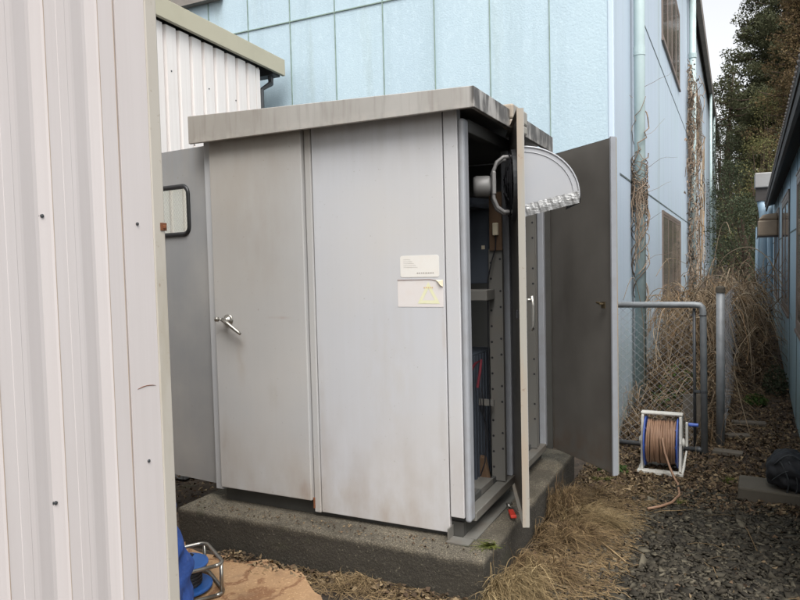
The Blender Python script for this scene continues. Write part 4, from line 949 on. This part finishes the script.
o = b.build('twigs', 'litter_tan'); tag(o, 'thin straw and twigs strewn over the soil around the plinth', 'twigs', kind='stuff')
deb = RNG.uniform(0, 1, (260, 2)); xx = -2.9+deb[:, 0]*1.8; yy = 2.995+deb[:, 1]*.12; sz = RNG.uniform(.006, .02, 260)
o = quads(leafquads(np.stack([xx, yy, np.full(260, .228)], 1), sz, sz*.6, .25), 'leaf_litter', 'debris'); tag(o, 'crumbs of dead leaf scattered along the front of the plinth top', 'debris', kind='stuff')
# stone chips
def chips(n_):
    x = RNG.uniform(-1.0, .62, n_); y = RNG.uniform(2.3, 5.15, n_)
    edge = -.74+.10*np.sin(y*3.1)+RNG.normal(0, .05, n_)+np.clip(y-4.4, 0, 1)*.25-.0*x
    # further left boundary recedes near the camera
    edge += np.where(y < 3.6, (3.6-y)*.12, 0)
    k = (x > edge) & (y < 4.95-.15*np.sin(x*5)+RNG.normal(0, .08, n_)) & (x < .46+.02*(y-3.4)); x, y = x[k], y[k]; n_ = len(x)
    L = RNG.uniform(.006, .021, n_)*(1+.7*(RNG.uniform(0, 1, n_) > .9)); W = L*RNG.uniform(.5, .95, n_); T = L*RNG.uniform(.12, .3, n_)
    base = np.array([[-1, -1, -1], [1, -1, -1], [1, 1, -1], [-1, 1, -1], [-1, -1, 1], [1, -1, 1], [1, 1, 1], [-1, 1, 1]], float)
    V = base[None]*np.stack([L, W, T], 1)[:, None, :]; V *= RNG.uniform(.55, 1.15, (n_, 8, 3))
    q = RNG.normal(size=(n_, 4)); q[:, 1:3] *= .15; q /= np.linalg.norm(q, axis=1)[:, None]   # mostly spin about z
    w_, a, c, d = q.T
    Rm = np.stack([1-2*(c*c+d*d), 2*(a*c-d*w_), 2*(a*d+c*w_), 2*(a*c+d*w_), 1-2*(a*a+d*d), 2*(c*d-a*w_), 2*(a*d-c*w_), 2*(c*d+a*w_), 1-2*(a*a+c*c)], 1).reshape(n_, 3, 3)
    V = np.einsum('nij,nkj->nki', Rm, V); z = gzv(x, y)+RNG.uniform(-.004, .014, n_); V += np.stack([x, y, z], 1)[:, None, :]
    F = np.array([[3, 2, 1, 0], [4, 5, 6, 7], [0, 1, 5, 4], [1, 2, 6, 5], [2, 3, 7, 6], [3, 0, 4, 7]])
    idx = (F[None]+8*np.arange(n_)[:, None, None]).reshape(-1).astype(np.int32)
    me = bpy.data.meshes.new('gravel'); me.vertices.add(n_*8); me.vertices.foreach_set('co', V.reshape(-1).astype(np.float32)); me.loops.add(len(idx)); me.loops.foreach_set('vertex_index', idx)
    me.polygons.add(n_*6); me.polygons.foreach_set('loop_start', np.arange(0, n_*24, 4, dtype=np.int32)); me.polygons.foreach_set('loop_total', np.full(n_*6, 4, dtype=np.int32))
    me.materials.append(M['chips']); me.update(calc_edges=True); return link('gravel', me)
tag(chips(26000), 'dark grey slate chips spread over the ground at the lower right', 'gravel', kind='stuff')

def tussock(cx, cy, cz, n_, h, spread, lean, mat, label, cat='grass tuft', group='dry grass tufts by the plinth', wid=.0022, seed=1):
    rg = random.Random(seed); b = MB(); hubs = [(rg.gauss(0, .55)*spread, rg.gauss(0, .55)*spread, rg.uniform(.5, 1.1)) for _ in range(max(1, n_//70))]
    for k in range(n_):
        hb = rg.choice(hubs); a = rg.uniform(0, 2*math.pi); bx, by = hb[0]+rg.gauss(0, .012), hb[1]+rg.gauss(0, .012)
        if cz < .2 and cx+bx < -1.05 and cy+by > 2.97:
            if cy < 2.97: by = 2.965-cy-abs(rg.gauss(0, .01))
            else: bx = -1.045-cx+abs(rg.gauss(0, .012))
        hh = h*hb[2]*rg.uniform(.25, 1.15)*(1 if rg.random() > .05 else 1.5); out = spread*rg.uniform(.2, 1.2); da = a+rg.gauss(0, .6)
        dx = math.cos(da)*out*.7+lean[0]*rg.uniform(.3, 1.7); dy = math.sin(da)*out*.7+lean[1]*rg.uniform(.3, 1.7)
        w_ = wid*(.5+1.1*rg.random()**2); px_ = Vector((-math.sin(da+rg.gauss(0, .6)), math.cos(da), 0)).normalized()*w_; N_ = 7; vs = []
        droop = rg.uniform(.7, 1.6); kx, ky, ph = rg.gauss(0, .018), rg.gauss(0, .018), rg.uniform(0, 3)
        for j in range(N_+1):
            s = j/N_; z = hh*(s*1.5-droop*s*s*.95)
            X = cx+bx+dx*s**1.3+kx*math.sin(s*5+ph); Y = cy+by+dy*s**1.3+ky*math.sin(s*4+ph)
            Z = max(cz+z, gz(X, Y)+.004)
            if cz < .2 and X < -1.052 and Y > 2.972 and Z < .235:
                if cy < 2.97: Y = 2.97
                else: X = -1.05+.004*math.sin(k)
            c = Vector((X, Y, max(Z, .226) if cz > .2 and X < -1.06 else Z)); ww = px_*(1-s*.85); vs += [c-ww, c+ww]
        b.add(vs, [(2*j, 2*j+1, 2*j+3, 2*j+2) for j in range(N_)])
    o = b.build('grass_tussock', mat, origin=(cx, cy, cz)); return tag(o, label, cat, group)
tussock(-1.00, 3.10, .03, 1300, .23, .12, (.10, -.10), 'dry_grass', 'big straw coloured grass tuft hanging over the near plinth corner', seed=1)
tussock(-.96, 3.40, .02, 900, .13, .13, (.08, -.05), 'dry_grass_dark', 'dry grass tuft directly below the edge-on door', seed=2)
tussock(-.92, 3.90, .02, 950, .17, .17, (.12, -.07), 'dry_grass_dark', 'wide brown grass tuft to the right of the edge-on door', seed=3)
tussock(-.84, 4.25, .02, 850, .15, .17, (.14, -.05), 'dry_grass', 'pale dry grass tuft nearest to the gravel', seed=4)
tussock(-1.02, 4.25, .03, 700, .30, .09, (.03, -.06), 'dry_grass_dark', 'upright brown grass tuft leaning on the plinth side', seed=5)
tussock(-.98, 4.62, .02, 800, .12, .16, (.08, 0), 'dry_grass_dark', 'flat matted grass tuft under the far open door', seed=6)
tussock(-.82, 3.62, .01, 600, .05, .16, (.05, -.03), 'dry_grass_dark', 'thin trampled grass tuft on the bare soil', seed=12)
tussock(-1.72, 2.90, .01, 500, .08, .12, (.0, -.03), 'litter_tan', 'small dead grass tuft in front of the plinth face', seed=7)
tussock(-1.10, 3.02, .215, 60, .03, .10, (-.03, -.03), 'green_grass', 'yellow green moss tuft on the near corner of the plinth top', 'moss', 'green growth', .003, 8)
tussock(-.86, 5.05, .0, 160, .07, .09, (.02, 0), 'green_grass', 'green weed growing at the foot of the far door', 'weed', 'green growth', .004, 9)
tussock(-.28, 4.80, .0, 120, .05, .08, (.02, -.02), 'green_grass', 'sparse green weed beside the end of the hose', 'weed', 'green growth', .002, 10)
tussock(.0, 5.35, .0, 160, .07, .06, (.0, -.02), 'green_grass', 'green weed at the left end of the concrete block', 'weed', 'green growth', .002, 11)

# ------------------------------------------------------------------ dead vines
def heap(x, y):   # envelope height of the tangle
    if y < 6.35 or y > 14: return 0
    xr = -.06 if y < 8 else min(.45, -.06+.28*(y-8)); xl = -.97
    if x > xr or x < xl: return 0
    q = (x-xl)/(xr-xl); hy = .12+.88*min(1, (y-6.3)/2.6)*min(1, (14-y)/2)
    cross = (.42+.9*q)*min(1, (1-q)*4+.35) if y < 10 else min(1, .6+.5*q)
    return 1.42*hy*min(1, cross)*(.8+.25*math.sin(y*3.1+x*5))
b = MB(); rd = random.Random(21)
def arc(x, y, z, l_, r, up=.8, az=None, drop=1.0, n_=9, bb=None):
    az = rd.uniform(0, 6.28) if az is None else az; pts = []; h_ = l_*.45*up; ca, sa = math.cos(az), math.sin(az); w1_ = rd.uniform(-.6, .6)
    for k in range(n_):
        s = k/(n_-1); q = Vector((x+ca*l_*s*.6-sa*w1_*l_*.25*math.sin(s*3.1), y+sa*l_*s*.6+ca*w1_*l_*.25*math.sin(s*3.1), z+h_*math.sin(s*math.pi*.95)*1.0-drop*s*s*l_*.25))
        q += Vector((noise.noise(q*3), noise.noise(q*3+Vector((9, 0, 0))), noise.noise(q*3+Vector((0, 9, 0)))))*.05
        q.x = max(q.x, -.97); q.x = min(q.x, .42+.02*(q.y-3.4)+.03); q.z = max(q.z, gz(q.x, q.y)+.01); pts.append(q)
    (bb or b).tube(pts, [r*(1-.5*k/(n_-1)) for k in range(n_)], 4, cap=False)
cnt = 0
while cnt < 1900:
    y = 6.35+7*rd.random()**1.2; x = rd.uniform(-.97, .5); H_ = heap(x, y)
    if H_ < .08: continue
    if y < 9 and (x+.97) < .5 and rd.random() < .45: continue
    cnt += 1; z = gz(x, y)+H_*rd.random()**.6
    r = rd.choice((.0014, .0018, .0022, .0028, .0045)) * (1+.07*(y-6))
    arc(x, y, z*.85, rd.uniform(.25, .9), r, rd.uniform(.0, .9), drop=rd.uniform(.2, 1.4))
for k in range(420):
    y = rd.uniform(7.6, 10.8); xr = min(.42, -.1+.26*(y-7.6)); x = rd.uniform(-.75, xr); q_ = (x+.97)/(xr+.97)
    arc(x, y, gz(x, y)+.7+.6*q_*rd.random()**.5, rd.uniform(.4, 1.1), rd.choice((.003, .004, .005, .006)), rd.uniform(.3, 1.0), drop=rd.uniform(.6, 2.0), n_=11)
o = b.build('vine_tangle', 'vine'); tag(o, 'heap of dead tan vines piled between the wire fence and blue wall', 'vines', kind='stuff')
P = []
# dead leaves held in the heap
xx = RNG.uniform(-.95, .5, 15000); yy = RNG.uniform(6.4, 13, 15000); hh_ = np.array([heap(float(a), float(c)) for a, c in zip(xx, yy)]); k = hh_ > .1; xx, yy, hh_ = xx[k], yy[k], hh_[k]
zz = gzv(xx, yy)+hh_*RNG.uniform(0, 1, len(xx))**1.4*.80; sz = RNG.uniform(.015, .06, len(xx))
o = quads(leafquads(np.stack([xx, yy, zz], 1), sz, sz*.55), 'leaf_litter', 'vine_leaves'); tag(o, 'withered brown leaves caught inside the vine heap', 'leaves', kind='stuff')
# long single shoots
def shoot(pts, r, label, mat='vine'):
    b = MB(); P_ = [Vector(p) for p in pts]; out = []
    for i in range(len(P_)-1):
        p0, p1, p2, p3 = P_[max(i-1, 0)], P_[i], P_[i+1], P_[min(i+2, len(P_)-1)]
        for k in range(6):
            t_ = k/6; out.append(.5*((2*p1)+(p2-p0)*t_+(2*p0-5*p1+4*p2-p3)*t_*t_+(3*p1-p0-3*p2+p3)*t_**3))
    out.append(P_[-1]); b.tube(out, [r*(1-.4*k/len(out)) for k in range(len(out))], 6); o = b.build('vine_shoot', mat, smooth=True, origin=P_[0]); tag(o, label, 'vine', 'long dead vine shoots')
shoot([(-.30, 8.5, .9), (-.15, 8.3, 1.55), (.10, 8.1, 1.72), (.30, 7.9, 1.60), (.42, 7.7, 1.32)], .006, 'longest vine shoot arching right against the annex wall below the beige vent')
shoot([(-.30, 9.5, 1.2), (-.18, 9.4, 1.9), (-.10, 9.3, 2.05), (-.05, 9.2, 1.9)], .006, 'vine shoot curling upward at the top of the heap')
shoot([(-.5, 7.4, .5), (-.35, 7.2, 1.25), (-.12, 7.0, 1.45), (.08, 6.9, 1.15), (.14, 6.8, .55)], .005, 'vine shoot drooping over the wire fence behind the capped post')
shoot([(-.8, 7.0, .3), (-.78, 6.8, 1.0), (-.84, 6.6, 1.45), (-.92, 6.5, 1.25)], .004, 'vine shoot bending left over the gate rail near the wall')
shoot([(.12, 6.4, .1), (.03, 6.55, .45), (.0, 6.6, .75), (.16, 6.8, 1.0)], .004, 'slanting vine shoot crossing the fence mesh right of the post')
shoot([(-.9, 9.2, 1.4), (-.78, 9.6, 1.62), (-.6, 9.9, 1.55), (-.45, 10, 1.45)], .004, 'thin vine shoot strung across the lower window')
shoot([(-.55, 7.1, .4), (-.60, 7.0, 1.0), (-.56, 6.9, 1.5), (-.58, 6.85, 1.62)], .007, 'pale thick vine shoot standing upright behind the gate')
# vine on the first downpipe
t = thing('climbing_vine', (-.9, 7.6, .1), 'dead vine curled loosely round the nearest mint downpipe', 'vine', 'dead climbing vines on the blue wall')
b = MB(); rd = random.Random(4)
for s_ in range(7):
    z0_ = rd.uniform(.9, 2.2); z1_ = rd.uniform(2.4, 3.45); pts = []; ph = rd.uniform(0, 6)
    for k in range(40):
        s = k/39; z = z0_+(z1_-z0_)*s; a = ph+s*rd.uniform(6.5, 7)*2.0; rr_ = .066+.03*abs(math.sin(s*9+ph))
        pts.append((-.9+math.cos(a)*rr_, 7.62+math.sin(a)*rr_, z))
    b.tube(pts, rd.uniform(.003, .007), 5)
for s_ in range(60):
    z = rd.gauss(2.42, .12); a = rd.uniform(0, 6.28); pts = [(-.9+math.cos(a+k*.6)*(.07+.012*rd.random()), 7.62+math.sin(a+k*.6)*.08, z+rd.uniform(-.04, .04)-.02*k) for k in range(7)]; b.tube(pts, .004, 4)
for s_ in range(30):
    z = 2.42+rd.uniform(-.15, .05); a = rd.uniform(2.4, 5.6); pts = [(-.9+math.cos(a)*(.07+.01*k)+.01*rd.gauss(0, 1), 7.62+math.sin(a)*(.07+.012*k), z-.08*k) for k in range(rd.randint(4, 11))]; b.tube(pts, .0035, 4)
for (a, z, l_) in ((.2, 3.4, .28), (-.4, 2.55, .35), (.5, 2.9, .22), (3.3, 3.3, .1), (-.7, 2.0, .3), (-.2, 1.6, .3), (.1, 2.3, .25)):
    b.tube([(-.9+math.cos(a)*(.06+l_*k/6), 7.55+math.sin(a)*(.06+l_*k/6)*.4, z+.04*noise.noise(Vector((k*.35, z*3, 0)))*k*.6+.02*k) for k in range(7)], [.0028-.0003*k for k in range(7)], 4)
b.build('stem', 'vine_dark', t)
# vine mat on the second downpipe
t = thing('climbing_vine', (-.85, 17.3, .4), 'thick shaggy mat of dead vine climbing the second downpipe', 'vine', 'dead climbing vines on the blue wall')
b = MB()
for s_ in range(300):
    z = .4+5.6*rd.random()**.9; y = 17.4+rd.gauss(0, .5)+ .5*rd.random()*max(0, 1-z/5.5); x = -.96+abs(rd.gauss(0, .09)); a = rd.uniform(-.5, .5); pts = []
    for k in range(7): pts.append((max(-.975+.05*rd.random(), x+.05*math.sin(k+a*3)+.02*rd.gauss(0, 1)), y+a*.2*k+.10*math.sin(k*1.7+a*9), z-.11*k+.05*math.sin(k*2+a*5)))
    b.tube(pts, rd.uniform(.005, .010), 4, cap=False)
b.build('stem', 'vine_dark', t)
xx = -.95+np.abs(RNG.normal(0, .06, 900)); zz = RNG.uniform(.5, 6.0, 900); yy = 17.4+RNG.normal(0, .6, 900)+np.clip(1-zz/5.5, 0, 1)*RNG.uniform(0, .6, 900)
quads(leafquads(np.stack([xx, yy, zz], 1), .09, .05), 'vine_dark', 'leaves', t)
t = thing('climbing_vine', (-.95, 24, .9), 'thin net of dead vine on the blue wall beyond the second downpipe', 'vine', 'dead climbing vines on the blue wall')
b = MB()
for s_ in range(45):
    z = .8+5.2*rd.random(); y = 21+6*rd.random(); a = rd.uniform(-1, 1); b.tube([(-.97+.02*rd.random(), y+a*.3*k, z-.25*k+.1*rd.gauss(0, 1)) for k in range(6)], .011, 3, cap=False)
b.build('stem', 'vine', t)
# ivy patches
def leafpatch(cx, cy, rx, ry, h, n_, mat, label, name='ivy_patch', cat='ivy', s_=(.02, .045)):
    a = RNG.uniform(0, 2*math.pi, n_); r = np.sqrt(RNG.uniform(0, 1, n_)); x = cx+rx*r*np.cos(a); y = cy+ry*r*np.sin(a)
    z = gzv(x, y)+h*RNG.uniform(.05, 1, n_)*(1-.7*r); sz = RNG.uniform(*s_, n_); C = np.stack([x-cx, y-cy, z], 1)
    o = quads(leafquads(C, sz, sz*.8, .7), mat, name); o.location = (cx, cy, 0); tag(o, label, cat, 'green plants in the alley', 'stuff')
leafpatch(-.52, 7.45, .26, .30, .75, 420, 'ivy', 'green ivy growing in the tangle behind the middle of the gate')
leafpatch(.42, 8.9, .13, .32, .45, 420, 'bush_green', 'green ivy at the foot of the annex wall')
leafpatch(.20, 8.3, .12, .18, .10, 700, 'ivy', 'low green patch on the alley floor right of the fence')
leafpatch(-.84, 5.3, .12, .12, .10, 120, 'ivy', 'small green plant behind the foot of the far door')

# ------------------------------------------------------------------ trees beyond the alley
def crown_mesh(clumps, mat, parent, per, qs, flat=.8, seed=1, name='crown'):
    rg = np.random.default_rng(seed); Cs = []; Sz = []
    for (x, y, z, r) in clumps:
        k = max(6, int(per*(r/.6)**2)); d = rg.normal(size=(k, 3)); d /= np.linalg.norm(d, axis=1)[:, None]; d *= (rg.uniform(.15, 1, k)**.5)[:, None]
        d[:, 2] *= flat; Cs.append(np.array([x, y, z])+d*r); Sz.append(rg.uniform(*qs, k))
    C = np.concatenate(Cs); sz = np.concatenate(Sz); return quads(leafquads(C, sz, sz*.55, rng=rg), mat, name, parent)
def conifer(x, y, H_, prof, base, mat, label, seed, nb=70, per=26, trunk=.28, cl=.55, gap=0.0, qs=(.12, .26), cat='tree'):
    """prof(t) gives branch length at t=0 (lowest branch) .. 1 (tip)"""
    rg = random.Random(seed); zg = gz(x, y); t = thing('cedar_tree', (x, y, zg-.2), label, cat, 'trees beyond the alley')
    b = MB(); b.tube([(x+.15*math.sin(k*.7+seed), y+.1*math.cos(k), zg-.2+H_*k/8) for k in range(9)], [trunk*(1-k/8.6) for k in range(9)], 10)
    cl_ = []
    for i in range(nb):
        s = (i+rg.random()*.8)/nb; z = zg+base+(H_-base)*s; L_ = prof(s)*rg.uniform(.72, 1.1); az = i*2.4+rg.uniform(-.4, .4)
        if rg.random() < gap: continue
        rise_ = L_*rg.uniform(-.18, .22); pts = [(x+math.cos(az)*L_*q, y+math.sin(az)*L_*q, z+rise_*q-.12*L_*math.sin(q*3)) for q in (0, .33, .66, 1)]
        b.tube(pts, [.05, .04, .025, .01], 5, cap=False); nk = max(2, int(L_/.42))
        for k in range(nk):
            q = (k+.8)/nk
            if q < .25 and L_ > 1: continue
            cl_.append((x+math.cos(az)*L_*q+rg.gauss(0, .13), y+math.sin(az)*L_*q+rg.gauss(0, .13), z+rise_*q-.12*L_*math.sin(q*3)+rg.gauss(0, .12), cl*rg.uniform(.55, 1.05)*(1.12-.45*q)))
    cl_.append((x, y, zg+H_, cl*.6)); b.build('trunk', 'bark', t, smooth=True)
    crown_mesh(cl_, mat, t, per*8, (qs[0]*.55, qs[1]*.62), .7, seed); return t
def P_(a, c): return lambda s: a+(c-a)*s
conifer(2.3, 40, 19, lambda s: 3.9*(1-s)**.75*(.35+.65*min(1, s*4))+.3, 5.0, 'cedar_green', 'tallest dark green cedar against the white sky', 31, nb=170, per=30, cl=.8, gap=.04)
conifer(2.35, 30, 12.6, lambda s: 2.0*(1-s)**.8+.25, 2.0, 'cedar_brown', 'rusty brown cedar in front of the tall dark one, right side', 32, nb=150, per=30, cl=.62, qs=(.09, .2))
conifer(-.2, 36, 9.2, lambda s: 1.5*(1-s)**.6*(.4+s)+.3, 3.5, 'cedar_green', 'thin sparse cedar with bare trunk showing beside the blue eave', 33, nb=46, per=20, cl=.55, gap=.25)
conifer(.7, 52, 11, lambda s: 2.2*(1-s)**.6+.3, 2, 'cedar_green', 'dim distant cedar seen through the gap between crowns', 34, nb=80, per=18, cl=.9, gap=.2, qs=(.16, .3))
conifer(5.3, 44, 22, lambda s: 3.4*(1-s)**.7+.4, 4, 'cedar_green', 'dark cedar at the right edge behind the annex roof', 35, nb=130, per=24, cl=.85)
conifer(4.6, 33, 14, lambda s: 2.4*(1-s)**.7+.3, 2, 'cedar_brown', 'second brown cedar half hidden by the annex roof', 36, nb=100, per=24, cl=.7)
conifer(-3.5, 55, 15, lambda s: 2.8*(1-s)**.7+.3, 3, 'cedar_green', 'cedar standing behind the far end of the blue building', 37, nb=70, per=16, cl=.9)
def bush(x, y, rx, H_, mat, label, seed, n_=60, cl=.5, per=34, qs=(.07, .16)):
    rg = random.Random(seed); zg = gz(x, y); t = thing('evergreen_tree', (x, y, zg-.1), label, 'tree', 'trees beyond the alley'); b = MB()
    b.tube([(x, y, zg-.1), (x+.1, y, zg+H_*.4), (x-.05, y+.1, zg+H_*.8)], [.12, .09, .03], 8)
    cl_ = []
    for i in range(n_):
        a = rg.uniform(0, 6.28); s = rg.random()**.8; z = zg+.3+(H_-.3)*s; r = rx*math.sin(math.pi*min(1, .25+.72*s))**.7*rg.uniform(.45, 1)
        px_, py_ = x+math.cos(a)*r, y+math.sin(a)*r; cl_.append((px_, py_, z, cl*rg.uniform(.5, 1.1)))
        if i % 3 == 0: b.tube([(x, y, zg+(z-zg)*.5), (px_, py_, z)], [.03, .008], 4, cap=False)
    b.build('trunk', 'bark', t); crown_mesh(cl_, mat, t, per*5, (qs[0]*.5, qs[1]*.55), .8, seed)
bush(-.15, 29, 1.0, 4.2, 'bush_green', 'rounded dark green evergreen beside the far end of the blue wall', 41)
bush(.75, 25, 1.0, 4.6, 'bush_olive', 'olive green tree left of the flue above the vine heap', 42)
bush(.2, 22, .9, 2.6, 'bush_green', 'low dark evergreen just behind the vine heap', 43)
bush(1.9, 27, 1.4, 5.2, 'bush_green', 'green tree partly behind the grey flue cap', 44)
bush(-.6, 33, 1.2, 6.0, 'bush_green', 'deep green tree under the sparse cedar', 45)
bush(1.3, 34, 1.6, 7.5, 'bush_olive', 'olive tinted tree under the brown cedar', 46, 80)
# far wooded mass closing the horizon
Cx = RNG.uniform(-30, 34, 9000); Cy = RNG.uniform(62, 78, 9000); Cz = 1+RNG.uniform(0, 1, 9000)**1.2*(6+1.6*np.sin(Cx*.5)+1.2*np.sin(Cx*1.3)); sz = RNG.uniform(.5, 1.1, 9000)
o = quads(leafquads(np.stack([Cx, Cy, Cz], 1), sz, sz*.7), 'ridge_wood', 'distant_wood'); tag(o, 'low belt of far woodland closing the end of the alley', 'woodland', kind='stuff')
